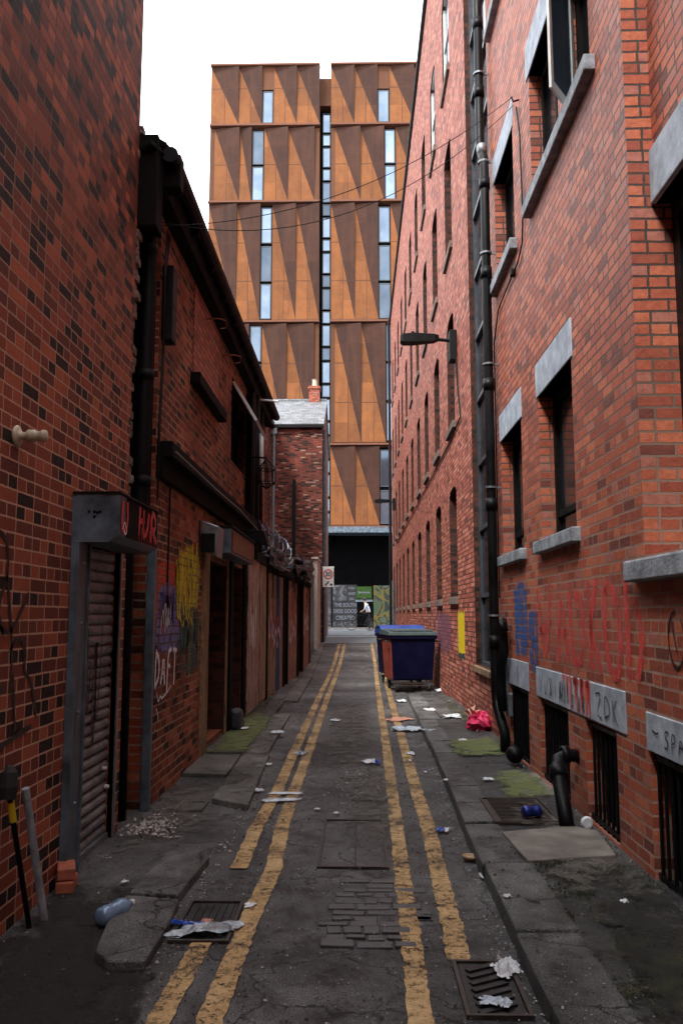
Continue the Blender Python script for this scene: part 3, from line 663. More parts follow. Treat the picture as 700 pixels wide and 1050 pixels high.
mb=MB(); mb.box(XL-.04,XL+.012,6.20,6.24,0,2.06); ob('shutter_post',mb,M['galv'],b1,bevel=.003)
mb=MB()
for zz in (.45,1.0,1.55,1.93): mb.lathe([(0,.012),(.010,.010),(.013,0)],(XL+.035,5.26,zz),10,0,'x')
ob('bolt',mb,M['galv'],b1)
# housing with chamfered underside
hb=MB(); xo=XL+.29; y0,y1=5.12,6.12
prof=[(XL+.002,2.06),(xo-.06,2.06),(xo,2.10),(xo,2.36),(XL+.002,2.36)]
n=len(prof); b=len(hb.v)
for yy in (y0,y1):
    for x,z in prof: hb.v.append((x,yy,z))
hb.f.append([b+i for i in range(n)]); hb.m.append(0); hb.f.append([b+n+i for i in range(n)][::-1]); hb.m.append(0)
for i in range(n): j=(i+1)%n; hb.f.append([b+i,b+j,b+n+j,b+n+i]); hb.m.append(0)
hs=ob('shutter_housing',hb,M['steel_blue'],b1,bevel=.006)
mb=MB(); mb.box(XL+.002,xo+.012,y0-.012,y1+.01,2.36,2.372); ob('lid_flange',mb,M['black_iron'],hs)
mb=MB()
for dx,dz in ((0,0),(.035,0),(-.035,0),(.0,-.032),(.018,-.006)): mb.lathe([(0,-.006),(.008,-.005),(.010,0)],(XL+.14+dx,y0-.001,2.245+dz),10,0,'y')
ob('rivet',mb,M['black_iron'],hs)
def spray(parent,X,n,a,b,c,d,mat,name='graffiti',off=.004,label=None):
    mb=MB(); x=X+n*off; mb.face([(x,a,c),(x,b,c),(x,b,d),(x,a,d)],0,[(0,0),(1,0),(1,1),(0,1)]); return ob(name,mb,mat,parent,label=label)

FONT={'Z':[[(0,1),(.8,1),(0,0),(.8,0)]],'D':[[(.1,0),(.1,1),(.5,.95),(.8,.6),(.7,.15),(.1,0)]],'H':[[(.05,1),(.1,0)],[(.75,1.05),(.7,-.1)],[(.05,.5),(.8,.55)]],
'K':[[(.1,1),(.1,0)],[(.7,1),(.1,.45),(.8,-.1)]],'S':[[(.8,.9),(.4,1),(.1,.75),(.7,.4),(.5,.02),(.05,.1)]],'P':[[(.1,-.1),(.15,1),(.7,.85),(.6,.5),(.15,.45)]],
'A':[[(0,0),(.4,1),(.8,0)],[(.15,.4),(.7,.4)]],'C':[[(.75,.85),(.35,1),(.05,.5),(.35,0),(.8,.1)]],'Y':[[(0,1),(.4,.5),(.8,1)],[(.4,.5),(.35,-.2)]],'O':[[(.4,1),(.05,.6),(.2,.05),(.6,0),(.8,.5),(.4,1)]],
'F':[[(.1,-.2),(.15,1),(.8,1)],[(.15,.5),(.6,.55)]],'T':[[(0,1),(.8,1)],[(.4,1),(.4,-.15)]],'U':[[(.05,1),(.1,.1),(.6,.1),(.75,1)]],'W':[[(0,1),(.2,0),(.4,.7),(.6,0),(.85,1)]],'R':[[(.1,0),(.15,1),(.7,.8),(.15,.5),(.75,0)]],'8':[[(.4,.5),(.1,.8),(.4,1),(.7,.8),(.1,.2),(.4,0),(.7,.2),(.4,.5)]],'N':[[(0,0),(.1,1),(.7,0),(.75,1)]],'I':[[(.4,1),(.4,0)]],'E':[[(.7,1),(.1,1),(.1,0),(.7,0)],[(.1,.5),(.6,.5)]],'M':[[(0,0),(.1,1),(.4,.4),(.7,1),(.8,0)]],'B':[[(.1,0),(.1,1),(.6,.8),(.1,.5),(.7,.25),(.1,0)]],'3':[[(.1,1),(.7,.9),(.3,.5),(.7,.2),(.1,0)]]}
def smoothp(p,it=2):
    for _ in range(it):
        q=[p[0]]
        for a,b in zip(p,p[1:]): q+=[(a[0]*.75+b[0]*.25,a[1]*.75+b[1]*.25),(a[0]*.25+b[0]*.75,a[1]*.25+b[1]*.75)]
        q.append(p[-1]); p=q
    return p
def ribbon(mb,X,pts,w,th=0.):
    """flat paint stroke on plane X along (y,z) points"""
    L_=[];R_=[]
    for i,p in enumerate(pts):
        a=pts[max(0,i-1)]; b=pts[min(len(pts)-1,i+1)]; dx,dy=b[0]-a[0],b[1]-a[1]; l=math.hypot(dx,dy) or 1; nx,ny=-dy/l,dx/l
        ww=w*(.75+.5*mnoise.noise(Vector((p[0]*9,p[1]*9,w*50)))+.1)/1
        L_.append((p[0]+nx*ww/2,p[1]+ny*ww/2)); R_.append((p[0]-nx*ww/2,p[1]-ny*ww/2))
    for i in range(len(pts)-1):
        mb.face([(X,*L_[i]),(X,*L_[i+1]),(X,*R_[i+1]),(X,*R_[i])])
def word(mb,X,txt,y,z,w,h,sw,sgn=1,slant=0.,jit=0.):
    r=random.Random(hash(txt)%97 if False else len(txt)*7+int(h*100))
    for ch in txt:
        for s in FONT.get(ch,[]):
            pts=smoothp(s,1); ribbon(mb,X,[(y+sgn*(u*w+slant*v*w),z+v*h+jit*r.uniform(-.02,.02)) for u,v in pts],sw)
        y+=sgn*w*1.15
mb=MB(); mb.box(xo-.002,xo+.004,5.3,6.12,2.10,2.355); ob('grimy_face',mb,M['black_wood'],b1)
mb=MB()
for sq in ([(5.2,2.32),(5.18,2.16),(5.26,2.12),(5.32,2.2),(5.3,2.33)],[(5.62,2.34),(5.6,2.14)],[(5.72,2.33),(5.7,2.13),(5.82,2.18),(5.86,2.32)],[(5.92,2.12),(5.94,2.34),(6.05,2.32),(6.06,2.22),(5.95,2.22),(6.09,2.13)],[(5.63,2.24),(5.74,2.26)]): ribbon(mb,xo+.006,smoothp(sq,1),.045)
for k in range(7):
    yy=5.6+k*.07; mb.face([(xo+.006,yy,2.2),(xo+.006,yy+.012,2.2),(xo+.006,yy+.008,2.08-.012*(k%3)),(xo+.006,yy+.003,2.08-.012*(k%3))])
ob('graffiti',mb,simple('crimson_spray',(.62,.02,.035),.45,0,.2,9,0),b1,label='crimson letters dripping down the shutter box')
mb=MB(); ribbon(mb,xo+.008,smoothp([(5.2,2.14),(5.24,2.2),(5.3,2.15),(5.27,2.11),(5.22,2.14)],1),.014); ob('graffiti',mb,M['wht_spray'],b1)

# black tags on the brown wall
mb=MB(); X=XL+.004
for s in ([(4.02,2.02),(4.15,2.0),(4.20,1.9),(4.19,1.78),(4.12,1.68),(4.06,1.5)],[(4.19,1.8),(4.25,1.62),(4.30,1.4),(4.30,1.2)],[(4.1,1.55),(4.26,1.5),(4.36,1.6),(4.48,1.72)],[(4.27,1.42),(4.32,1.47),(4.42,1.48),(4.46,1.42),(4.47,1.28),(4.55,1.27),(4.62,1.15),(4.66,1.05)],[(4.0,1.75),(4.1,1.62),(4.18,1.5)],[(4.32,1.3),(4.36,1.1),(4.38,1.0)],[(4.0,1.1),(4.12,1.18),(4.2,1.24)],[(4.0,.93),(4.2,.95),(4.5,.99),(4.6,1.0)]):
    ribbon(mb,X,smoothp(s,2),.034)
ob('graffiti',mb,M['blk_spray'],b1,label='loose black looping tag on brown bricks')
# wall vent (cream)
mb=MB(); mb.lathe([(0,0),(.055,0),(.058,.012),(.045,.02),(.022,.025),(.022,.06),(.034,.065),(.034,.10),(.026,.105),(.026,.13),(.034,.14),(.030,.16),(.0,.16)],(XL,4.22,2.53),16,0,'x')
ob('overflow_pipe',mb,M['cream'],b1,smooth=True)
# crumbling brick edge of the corner
mb=MB(); rr=random.Random(12); z=2.4
while z<5.6:
    mb.obox((XL-.09+rr.uniform(-.02,.03),6.40+rr.uniform(-.01,.03),z+.035),(.16+rr.uniform(-.03,.03),.09+rr.uniform(-.02,.05),.066),(0,0,rr.uniform(-.1,.1))); z+=.075
ob('broken_brick_edge',mb,M['mortar_ends'],b1,bevel=.008)

# ------------------------------------------------------------------ LEFT 2: two-storey workshop
XM=-1.75
b2=thing('old_workshop','low sooty two storey brick workshop with black eaves on the left side of the alley','building',(-4.5,11,0))
ZE=5.28
mb=MB(); holes=[(9.72,11.1,-.1,2.25),(11.62,12.6,-.1,2.3),(11.3,12.75,3.75,4.95)]
xfac(mb,XM,1,7.07,15.5,-.1,ZE+.2,holes,.45,0,1)
mb.face([(XM,15.5,-.1),(-8,15.5,-.1),(-8,15.5,ZE+.2),(XM,15.5,ZE+.2)]); mb.face([(XM,7.07,-.1),(-2.3,7.07,-.1),(-2.3,7.07,ZE+.2),(XM,7.07,ZE+.2)])
mb.face([(-2.3,6.36,-.1),(-2.3,7.07,-.1),(-2.3,7.07,ZE),(-2.3,6.36,ZE)])
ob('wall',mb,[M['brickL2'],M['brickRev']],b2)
mb=MB(); mb.face([(XM+.18,6.5,ZE+.24),(XM+.18,15.6,ZE+.24),(-5,15.6,7.2),(-5,6.5,7.2)]); mb.face([(-8,6.5,5.5),(-8,15.6,5.5),(-5,15.6,7.2),(-5,6.5,7.2)]); mb.face([(XM+.18,6.5,ZE+.20),(XM+.18,15.6,ZE+.20),(-5,15.6,7.16),(-5,6.5,7.16)])
rf=ob('roof',mb,M['slate'],b2)
mb=MB(); mb.box(XM,XM+.13,6.55,15.55,ZE-.10,ZE+.2); ob('fascia',mb,M['black_wood'],b2,bevel=.006)
mb=MB(); mb.tube([(XM+.19,6.5,ZE+.16),(XM+.19,15.75,ZE+.14)],.07,10); 
for k in range(11): mb.box(XM+.12,XM+.2,6.9+k*.85,6.93+k*.85,ZE+.02,ZE+.14)
ob('gutter',mb,M['black_iron'],b2)
mb=MB(); rr=random.Random(4)
for k in range(9): mb.obox((XM+rr.uniform(-.02,.12),6.42+k*.075,ZE+.16+rr.uniform(-.05,.12)-k*.012),(.22,.14,.06),(rr.uniform(-.4,.4),rr.uniform(-.4,.4),rr.uniform(-.5,.5)))
mb.box(XM-.1,XM+.12,6.38,6.6,4.75,5.55); mb.box(XM+.02,XM+.26,6.6,6.75,5.2,5.5)
ob('broken_verge',mb,M['black_wood'],b2,bevel=.012)
# downpipes and cables in the recess
mb=MB(); mb.tube([(XM+.06,6.72,ZE+.1),(XM-.0,6.72,ZE-.3),(XM-.02,6.72,2.5),(XM-.12,6.72,2.3),(XM-.12,6.72,0)],.055,12)
for z in (4.7,3.6,2.7): mb.lathe([(.055,-.04),(.068,-.04),(.068,.04),(.055,.04)],(XM-.01,6.72,z),12)
ob('drainpipe',mb,M['black_iron'],b2,smooth=True)
mb=MB(); mb.tube([(XM-.1,6.93,ZE),(XM-.1,6.93,2.4)],.04,10); mb.box(XM-.25,XM-.03,6.84,7.05,2.35,ZE-.2); ob('duct',mb,M['black_wood'],b2)
mb=MB(); mb.box(XM,XM+.10,7.14,7.32,4.05,4.75); ob('meter_box',mb,M['black_iron'],b2,bevel=.01)
for k in range(3):
    mb=MB(); o=.02*k; mb.tube([(XM+.02,7.2+o*3,5.1),(XM+.05,7.0+o,4.6),(XM+.03,7.1+o,3.9),(XM+.05,6.95+o,3.2),(XM+.02,7.1,2.6)],.008,6); ob('cable',mb,M['black_iron'],b2)
mb=MB(); mb.box(XM-.03,XM+.04,7.0,7.065,0,2.45); ob('corner_strip',mb,M['steel_blue'],b2,bevel=.004)
# dark shelf beam over the ground floor
mb=MB(); mb.box(XM,XM+.14,7.1,13.4,2.98,3.12); mb.box(XM,XM+.06,7.1,13.4,2.80,2.98); ob('ledge_beam',mb,M['black_wood'],b2,bevel=.01)
mb=MB(); mb.tube([(XM+.17,7.1,3.02),(XM+.2,9.,2.98),(XM+.19,11,3.0),(XM+.17,13.2,2.95)],.007,6); ob('cable',mb,M['galv'],b2)
mb=MB(); xfac(mb,XM+.012,1,8.55,10.1,4.16,5.16); mb.box(XM,XM+.011,8.55,10.1,4.16,5.16); ob('blocked_window',mb,M['brickR'],b2,label='window opening filled with newer orange bricks')
mb=MB(); mb.box(XM,XM+.11,8.45,10.25,4.02,4.15); ob('sill',mb,M['black_wood'],b2,bevel=.012)
for yy,zz in ((9.2,5.0),(10.4,4.95)):
    mb=MB(); mb.tube([(XM,yy,zz),(XM+.16,yy+.05,zz+.02),(XM+.22,yy+.18,zz+.04),(XM+.2,yy+.3,zz+.0),(XM+.14,yy+.25,zz-.03)],.008,6); ob('wall_hook',mb,M['rust_orange'],b2)
xwindow(b2,XM-.12,1,11.3,12.75,3.75,4.95,M['black_wood'],M['glassD'],'window',.07,(4.4,))
# open top hung white sash
mb=MB(); a,bb=11.32,12.72; t0=Vector((XM+.0,0,4.86)); t1=Vector((XM+.33,0,4.30))
def sp(u,v,o=0): p=t0+(t1-t0)*v; return (p.x+o*.86,a+(bb-a)*u,p.z+o*.5)
def bar(u0,u1,v0,v1): mb.hexa([sp(u0,v0),sp(u1,v0),sp(u1,v1),sp(u0,v1),sp(u0,v0,.04),sp(u1,v0,.04),sp(u1,v1,.04),sp(u0,v1,.04)])
bar(0,1,0,.12); bar(0,1,.88,1); bar(0,.06,.12,.88); bar(.94,1,.12,.88); bar(.47,.53,.12,.88)
ws=ob('open_sash',mb,M['white_paint'],b2,label='white top hung sash propped open')
mb=MB(); mb.hexa([sp(.06,.12,.015),sp(.94,.12,.015),sp(.94,.88,.015),sp(.06,.88,.015),sp(.06,.12,.022),sp(.94,.12,.022),sp(.94,.88,.022),sp(.06,.88,.022)]); ob('pane',mb,M['glassD'],ws)
for (yy,z0,z1,rad,mt,x) in ((12.95,2.6,5.2,.06,'black_iron',.07),(13.35,2.5,5.2,.07,'black_iron',.09),(13.25,3.7,4.55,.035,'white_paint',.20),(14.3,2.5,5.2,.05,'black_iron',.06)):
    mb=MB(); mb.tube([(XM+x,yy,z1),(XM+x,yy,z0)],rad,10); ob('drainpipe',mb,M[mt],b2,smooth=True,label='short white waste pipe' if mt=='white_paint' else None)
mb=MB(); mb.box(XM,XM+.10,12.8,13.6,3.1,5.1); ob('service_board',mb,M['black_wood'],b2)
# caged lamp bracket
mb=MB(); cx,cy,cz=XM+.35,12.7,3.75
for k in range(8):
    t=k/8*6.283; mb.tube([(cx,cy,cz+.28),(cx+.13*math.cos(t),cy+.13*math.sin(t),cz+.12),(cx+.13*math.cos(t),cy+.13*math.sin(t),cz-.12),(cx,cy,cz-.2)],.009,5)
mb.torus((cx,cy,cz+.1),.13,.009,'z',16,5); mb.torus((cx,cy,cz-.1),.13,.009,'z',16,5); mb.tube([(XM,cy,cz+.3),(cx,cy,cz+.29)],.015,6)
ob('lamp_cage',mb,M['black_iron'],b2)
mb=MB(); mb.tube([(XM+.1,13.4,ZE-.12),(XM+.45,13.4,ZE-.16)],.018,8); mb.tube([(XM+.1,13.4,ZE-.02),(XM+.1,13.4,ZE-.3)],.03,8); ob('pipe_bracket',mb,M['white_paint'],b2)
# doorway one: post, recess back, hood, floodlight
mb=MB(); mb.box(XM-.1,XM+.03,9.36,9.70,0,2.42); ob('door_post',mb,M['post_wood'],b2,bevel=.008)
mb=MB(); mb.box(XM-.5,XM-.46,9.6,11.2,-.05,2.4); dr=ob('door',mb,M['black_wood'],b2); mb=MB(); mb.tube([(XM-.44,9.95,1.0),(XM-.40,9.95,1.0),(XM-.40,9.95,1.14),(XM-.44,9.95,1.14)],.01,6); ob('handle',mb,M['galv'],dr)
mb=MB(); mb.box(XM-.36,XM-.02,9.72,11.1,-.05,.12); ob('step',mb,M['brickL2'],b2)
mb=MB(); mb.box(XM-.06,XM+.02,11.12,11.2,0,2.4); mb.box(XM-.08,XM+.015,11.5,11.6,0,2.3); ob('door_post',mb,M['post_wood'],b2,bevel=.006)
mb=MB(); mb.box(XM,XM+.05,11.22,11.48,0,2.5); mb.box(XM,XM+.045,12.62,12.8,0,2.6); ob('dark_pier',mb,M['black_wood'],b2)
mb=MB(); mb.box(XM-.34,XM-.3,11.6,12.65,-.05,2.4); ob('door',mb,M['boardA'],b2)
hb=MB(); hb.box(XM,XM+.25,9.78,12.0,2.33,2.64); h2=ob('door_hood',hb,M['steel_blue'],b2,bevel=.012)
mb=MB(); mb.box(XM,XM+.28,9.75,12.03,2.64,2.66); ob('lid_flange',mb,M['black_iron'],h2)
mb=MB(); mb.box(XM+.255,XM+.265,9.9,11.95,2.36,2.6); ob('hood_front',mb,M['rust_orange'],h2)
mb=MB(); mb.hexa([(XM+.02,9.12,2.32),(XM+.2,9.12,2.24),(XM+.2,9.5,2.24),(XM+.02,9.5,2.32),(XM+.0,9.12,2.66),(XM+.22,9.12,2.58),(XM+.22,9.5,2.58),(XM+.0,9.5,2.66)]); fl=ob('floodlight',mb,M['galv'],b2,bevel=.012,label='pale box floodlight beside the door hood')
mb=MB(); mb.box(XM+.03,XM+.18,9.10,9.119,2.29,2.50); ob('lens',mb,M['black_iron'],fl)
# second lamp on hood end
mb=MB(); mb.hexa([(XM+.1,12.15,2.72),(XM+.45,12.1,2.62),(XM+.45,12.5,2.62),(XM+.1,12.5,2.72),(XM+.1,12.15,2.86),(XM+.38,12.12,2.84),(XM+.38,12.5,2.84),(XM+.1,12.5,2.86)]); mb.tube([(XM,12.3,2.8),(XM+.12,12.3,2.8)],.02,8); ob('floodlight',mb,M['black_iron'],b2,bevel=.01,label='dark hooded lamp beyond the door hood')
mb=MB(); mb.box(XM+.055,XM+.075,12.82,14.3,.1,2.55); ob('door',mb,M['boardA'],b2,label='peeling pinkish door at far end of the workshop')
mb=MB(); mb.box(XM+.05,XM+.06,14.55,15.5,.1,2.5); ob('door_panel',mb,M['boardB'],b2)
mb=MB(); mb.box(XM,XM+.1,12.8,15.5,2.5,2.66); ob('door_lintel',mb,M['black_wood'],b2)
mb=MB(); mb.box(XM+.01,XM+.02,8.62,8.66,.0,.01); 
mb=MB(); mb.tube([(XM+.012,7.62,2.9),(XM+.012,7.60,2.05),(XM+.012,7.60,1.9)],.008,6); ob('cable',mb,M['black_iron'],b2)
# graffiti on the workshop
spray(b2,XM,1,7.12,8.35,1.30,2.15,M['sp_red'],label='orange red patch of spray paint')
spray(b2,XM,1,7.15,8.45,1.22,1.92,M['sp_blue'],off=.006,label='violet blue spray paint')
spray(b2,XM,1,8.0,9.2,1.55,2.35,M['sp_yel'],off=.008,label='yellow spray letters')
spray(b2,XM,1,8.1,9.3,.95,1.75,M['sp_teal'],off=.010,label='dark teal spray blobs')
mb=MB()
for s in ([(8.02,2.0),(8.04,1.62),(8.14,1.55),(8.2,1.9)],[(8.22,2.2),(8.26,1.72),(8.38,1.6)],[(8.42,1.95),(8.46,1.58),(8.60,1.52),(8.66,1.8),(8.7,2.1)],[(8.72,2.35),(8.76,2.1),(8.92,2.06),(8.97,2.38)],[(8.15,1.62),(8.3,1.46),(8.42,1.60),(8.55,1.44),(8.7,1.6),(8.8,1.5)],[(8.85,2.0),(8.83,1.7)]): ribbon(mb,XM+.012,smoothp(s,1),.045)
ob('graffiti',mb,M['yellow_paint_s'],b2,label='yellow looping spray strokes')
mb=MB(); word(mb,XM+.012,'DAFT',7.20,.98,.20,.30,.046,1,.1,1.); 
for s in ([(7.3,.93),(7.36,.84),(7.44,.9),(7.5,.86)],[(7.5,.87),(7.7,.9),(7.85,.95)],[(7.3,.8),(7.36,.74),(7.38,.68)]): ribbon(mb,XM+.012,smoothp(s,1),.018)
ob('graffiti',mb,M['wht_spray'],b2,label='white letter tag near the base of the wall')

def scribble(parent,X,y0,y1,z0,z1,mat,w,seed,n=3,label=None):
    r=random.Random(seed)
    for q in range(n):
        mb=MB(); y=r.uniform(y0,y0+(y1-y0)*.4); z=r.uniform(z0,z1); pts=[(y,z)]; st=(y1-y0)/7
        for k in range(9):
            y=min(y1,max(y0,y+r.uniform(-.35,1.)*st)); z=(z0 if k%2 else z1)+r.uniform(-.2,.2)*(z1-z0); pts.append((y,z))
        ribbon(mb,X,smoothp(pts,2),w*r.uniform(.7,1.2)); ob('graffiti',mb,mat,parent,label=label)
M['navy_spray']=simple('navy_spray',(.03,.05,.26),.5,0,.2,9,0); M['teal_spray']=simple('teal_spray_line',(.01,.09,.085),.5,0,.2,9,0); M['red_spray']=simple('red_spray_line',(.5,.03,.03),.5,0,.2,9,0)
scribble(b2,XM+.079,12.9,14.2,.9,1.9,M['wht_spray'],.03,9,2); scribble(b2,XM+.013,7.3,8.3,1.45,1.85,M['navy_spray'],.05,1,3); scribble(b2,XM+.014,8.2,9.2,1.15,1.6,M['teal_spray'],.055,2,3)
scribble(b2,XM+.015,7.9,9.0,1.7,2.2,M['yellow_paint_s'],.035,3,2); scribble(b2,XM+.016,7.3,8.0,1.4,1.7,M['wht_spray'],.018,4,2)
for k in range(9):
    rr_=random.Random(k+50); y=rr_.uniform(8.1,9.2); z=rr_.uniform(1.2,1.7); mb=MB(); ribbon(mb,XM+.017,[(y,z),(y+.004,z-.15),(y,z-rr_.uniform(.25,.5))],.014); ob('paint_drip',mb,M['teal_spray'] if k%3 else M['yellow_paint_s'],b2)
scribble(b1,XL-.034,5.4,6.1,.6,1.6,M['blk_spray'],.022,7,3,'black scrawl over the shutter slats')

# ------------------------------------------------------------------ yard wall with gates
yw=thing('yard_wall','patchwork wall of peeling painted gates and brick piers between the workshop and the gable','wall',(-1.7,20,0))
def yx(y): return -1.74+.24*(y-15.5)/9.5
def seg(mb,a,b,z0,z1,t0,t1):
    mb.hexa([(yx(a)-t0,a,z0+0*hz(a)),(yx(a)+t1,a,z0),(yx(b)+t1,b,z0),(yx(b)-t0,b,z0),(yx(a)-t0,a,z1),(yx(a)+t1,a,z1),(yx(b)+t1,b,z1),(yx(b)-t0,b,z1)])
mb=MB(); seg(mb,15.52,25.4,-.05,2.45,.25,-.05); ob('back_wall',mb,M['brickL2'],yw)
def boards(a,b,mat,label,z1=2.42,off=.0):
    mb=MB(); y=a; rr=random.Random(int(a*10))
    while y<b-.05:
        w=min(.16,b-y); d=rr.uniform(0,.012); seg(mb,y,y+w-.008,.04,z1+rr.uniform(-.02,.01),-.0-off,.03+d+off); y+=w
    return ob('gate',mb,mat,yw,label=label)
boards(15.55,17.1,M['boardB'],'brown peeling gate boards'); boards(17.1,17.75,M['boardBlue'],'boards with blue paint runs'); boards(17.75,18.3,M['boardB'],None)
boards(19.2,21.5,M['boardC'],'red painted boards'); boards(23.1,25.3,M['boardC'],'farthest red boards')
boards(18.4,18.6,M['black_wood'],None,2.45,.03)
for y in (15.53,18.35,19.05,21.6,22.9,25.2):
    mb=MB(); seg(mb,y,y+.14,0,2.5,0,.07); ob('post',mb,M['black_wood'],yw)
mb=MB(); seg(mb,15.52,25.4,2.45,2.58,.2,.10); ob('coping',mb,M['black_wood'],yw,bevel=.02)
for (a,b_,m_,sd) in ((15.8,17.6,'wht_spray',21),(16.,18.,'navy_spray',22),(19.3,21.3,'wht_spray',23),(19.4,21.,'red_spray',24),(23.2,25.,'wht_spray',25),(15.7,18.,'red_spray',26)):
    r=random.Random(sd); mb=MB(); y=a; pts=[]
    for k in range(10): pts.append((a+(b_-a)*k/9+r.uniform(-.1,.1),(1.0 if k%2 else 1.7)+r.uniform(-.3,.3)))
    pts=smoothp(pts,2); w_=.05
    for p,q in zip(pts,pts[1:]): mb.face([(yx(p[0])+.052,p[0],p[1]+w_),(yx(q[0])+.052,q[0],q[1]+w_),(yx(q[0])+.052,q[0],q[1]-w_),(yx(p[0])+.052,p[0],p[1]-w_)])
    ob('graffiti',mb,M[m_],yw)
# razor wire coil
rw=MB()
for (cy0,cy1,turns,rad,zc) in ((13.2,19.2,11,.30,3.0),(14.5,18.4,8,.22,2.78)):
    pts=[]
    for i in range(turns*14):
        t=i/14*6.283; y=cy0+(cy1-cy0)*i/(turns*14); pts.append((yx(y)-.12+.06+rad*.8*math.cos(t),y+.12*math.sin(t*2.3),zc+rad*math.sin(t)+.04*math.sin(t*.37)))
    rw.tube(pts,.012,4)
    for i in range(0,len(pts),3):
        p=pts[i]; rw.obox(p,(.008,.05,.03),(i*.7,i,.3*i))
ob('razor_wire',rw,M['wire'],label='tangled coils of razor wire on top of the yard wall',cat='razor wire')
# tarpaulin bundles
def lump(name,label,cat,c,size,mat,seed,group=None,amp=.3,res=14,loc=None):
    mb=MB(); r=Vector((seed*3.1,seed,0)); n=res
    for i in range(n+1):
        ph=math.pi*i/n
        for k in range(n*2):
            t=math.pi*k/n; d=Vector((math.sin(ph)*math.cos(t),math.sin(ph)*math.sin(t),math.cos(ph)))
            s=1+amp*(mnoise.noise(d*2.2+r)+.6*mnoise.noise(d*5+r))
            mb.v.append((c[0]+d.x*s*size[0]/2,c[1]+d.y*s*size[1]/2,c[2]+max(-.45,d.z*s*.5)*size[2]))
    for i in range(n):
        for k in range(n*2):
            a=i*n*2+k; b=i*n*2+(k+1)%(n*2); mb.f.append([a,b,b+n*2,a+n*2]); mb.m.append(0)
    return ob(name,mb,mat,label=label,cat=cat,group=group,loc=(c[0],c[1],c[2]-size[2]*.45))
lump('tarpaulin','crumpled blue-black tarpaulin heaped on the yard wall under the razor wire','tarpaulin',(yx(17)+.0,16.8,2.72),(.5,3.6,.45),M['tarp'],2,None,.5)
lump('tarpaulin','shiny black tarpaulin bundle at the far end of the yard wall','tarpaulin',(yx(22)+.05,22.3,2.80),(.62,4.6,.62),M['tarp'],5,None,.55)
mb=MB(); seg(mb,20.4,24.8,2.80,3.02,.1,.12); ob('sheet_board',mb,M['post_wood'],label='weathered board laid along the top of the tarpaulin bundle',cat='board')
rb_=random.Random(31)
for k,(y,lb) in enumerate(((16.2,'thin bare branch poking up from the yard wall among the wire'),(18.9,'bare forked twig leaning over the yard wall beyond the wire'))):
    mb=MB()
    for q in range(7):
        p=Vector((yx(y)-.1,y+rb_.uniform(-.3,.3),2.55)); pts=[p.copy()]
        for t in range(5): p=p+Vector((rb_.uniform(-.08,.12),rb_.uniform(-.2,.2),rb_.uniform(.05,.22))); pts.append(p.copy())
        mb.tube(pts,[.012,.010,.008,.006,.005,.003],5)
    ob('bare_branch',mb,M['black_wood'],label=lb,cat='branch',group='branches over the yard wall',loc=(yx(y),y,2.55))
mb=MB()
for k in range(26):
    y=rb_.uniform(15.6,25); z=2.5; l=rb_.uniform(.1,.7); mb.tube([(yx(y)+.115,y,z+.1),(yx(y)+.13,y+rb_.uniform(-.1,.1),z-l*.5),(yx(y)+.12,y+rb_.uniform(-.2,.2),z-l)],.008,5)
ob('hanging_cables',mb,M['black_iron'],label='ragged black cables hanging down the face of the yard wall',cat='cables')
mb=MB(); mb.hexa([(yx(15.7)+.04,15.6,2.62),(yx(15.7)+.3,15.6,2.5),(yx(17.4)+.3,17.4,2.5),(yx(17.4)+.04,17.4,2.62),(yx(15.7)+.04,15.6,2.65),(yx(15.7)+.3,15.6,2.53),(yx(17.4)+.3,17.4,2.53),(yx(17.4)+.04,17.4,2.65)]); ob('tin_sheet',mb,M['galv'],label='bent grey tin sheet overhanging the yard wall at its near end',cat='tin sheet')

# grey screen and white pier
mb=MB(); mb.box(-1.60,-1.52,25.6,29.4,0,2.9); mb.box(-1.62,-1.5,25.5,25.62,0,3.0); mb.box(-1.6,-1.5,25.5,29.4,2.9,2.98); ob('grey_screen',mb,M['grey_frame'],label='flat dark grey screen between the yard wall and the white pier',cat='screen',loc=(-1.56,27.5,0))
wp=MB(); wp.box(-1.60,-1.42,29.8,32.2,.1,3.6); wp.box(-1.64,-1.39,29.7,32.3,3.6,3.68)
wo=ob('white_pier',wp,mk_board('flaking_white_render',[(.30,.20,.16),(.55,.50,.44),(.62,.58,.52),(.40,.22,.18)],21),label='tall flaking off-white rendered pier beside the brick gable',cat='pier',loc=(-1.5,31,0),bevel=.01)

# ------------------------------------------------------------------ gable block + wing
XG0,XG1,YG0,YG1=-3.58,-1.43,34.,41.
gb=thing('gable_building','dark red brick block with slate roof and chimney closing the left side of the alley','building',(-3,37,0))
mb=MB(); yfac(mb,YG0,XG0,XG1,.2,9.55); mb.face([(XG1,YG0,.2),(XG1,YG1,.2),(XG1,YG1,9.55),(XG1,37.5,11.4),(XG1,YG0,9.55)]); mb.face([(-9,YG1,.2),(XG1,YG1,.2),(XG1,YG1,9.55),(-9,YG1,9.55)])
ob('wall',mb,M['brickG'],gb)
mb=MB(); mb.hexa([(XG0-.05,33.85,9.45),(XG1+.06,33.85,9.45),(XG1+.06,37.5,11.35),(-4.4,37.5,11.35),(XG0-.05,33.85,9.55),(XG1+.06,33.85,9.55),(XG1+.06,37.5,11.47),(-4.4,37.5,11.47)])
mb.hexa([(-4.4,37.5,11.35),(XG1+.06,37.5,11.35),(XG1+.06,41.2,9.45),(-4.4,41.2,9.45),(-4.4,37.5,11.47),(XG1+.06,37.5,11.47),(XG1+.06,41.2,9.55),(-4.4,41.2,9.55)])
rg=ob('roof',mb,M['slate'],gb)
mb=MB(); mb.box(-4.4,XG1+.05,37.42,37.58,11.44,11.55); ob('ridge_tiles',mb,M['slate'],rg)
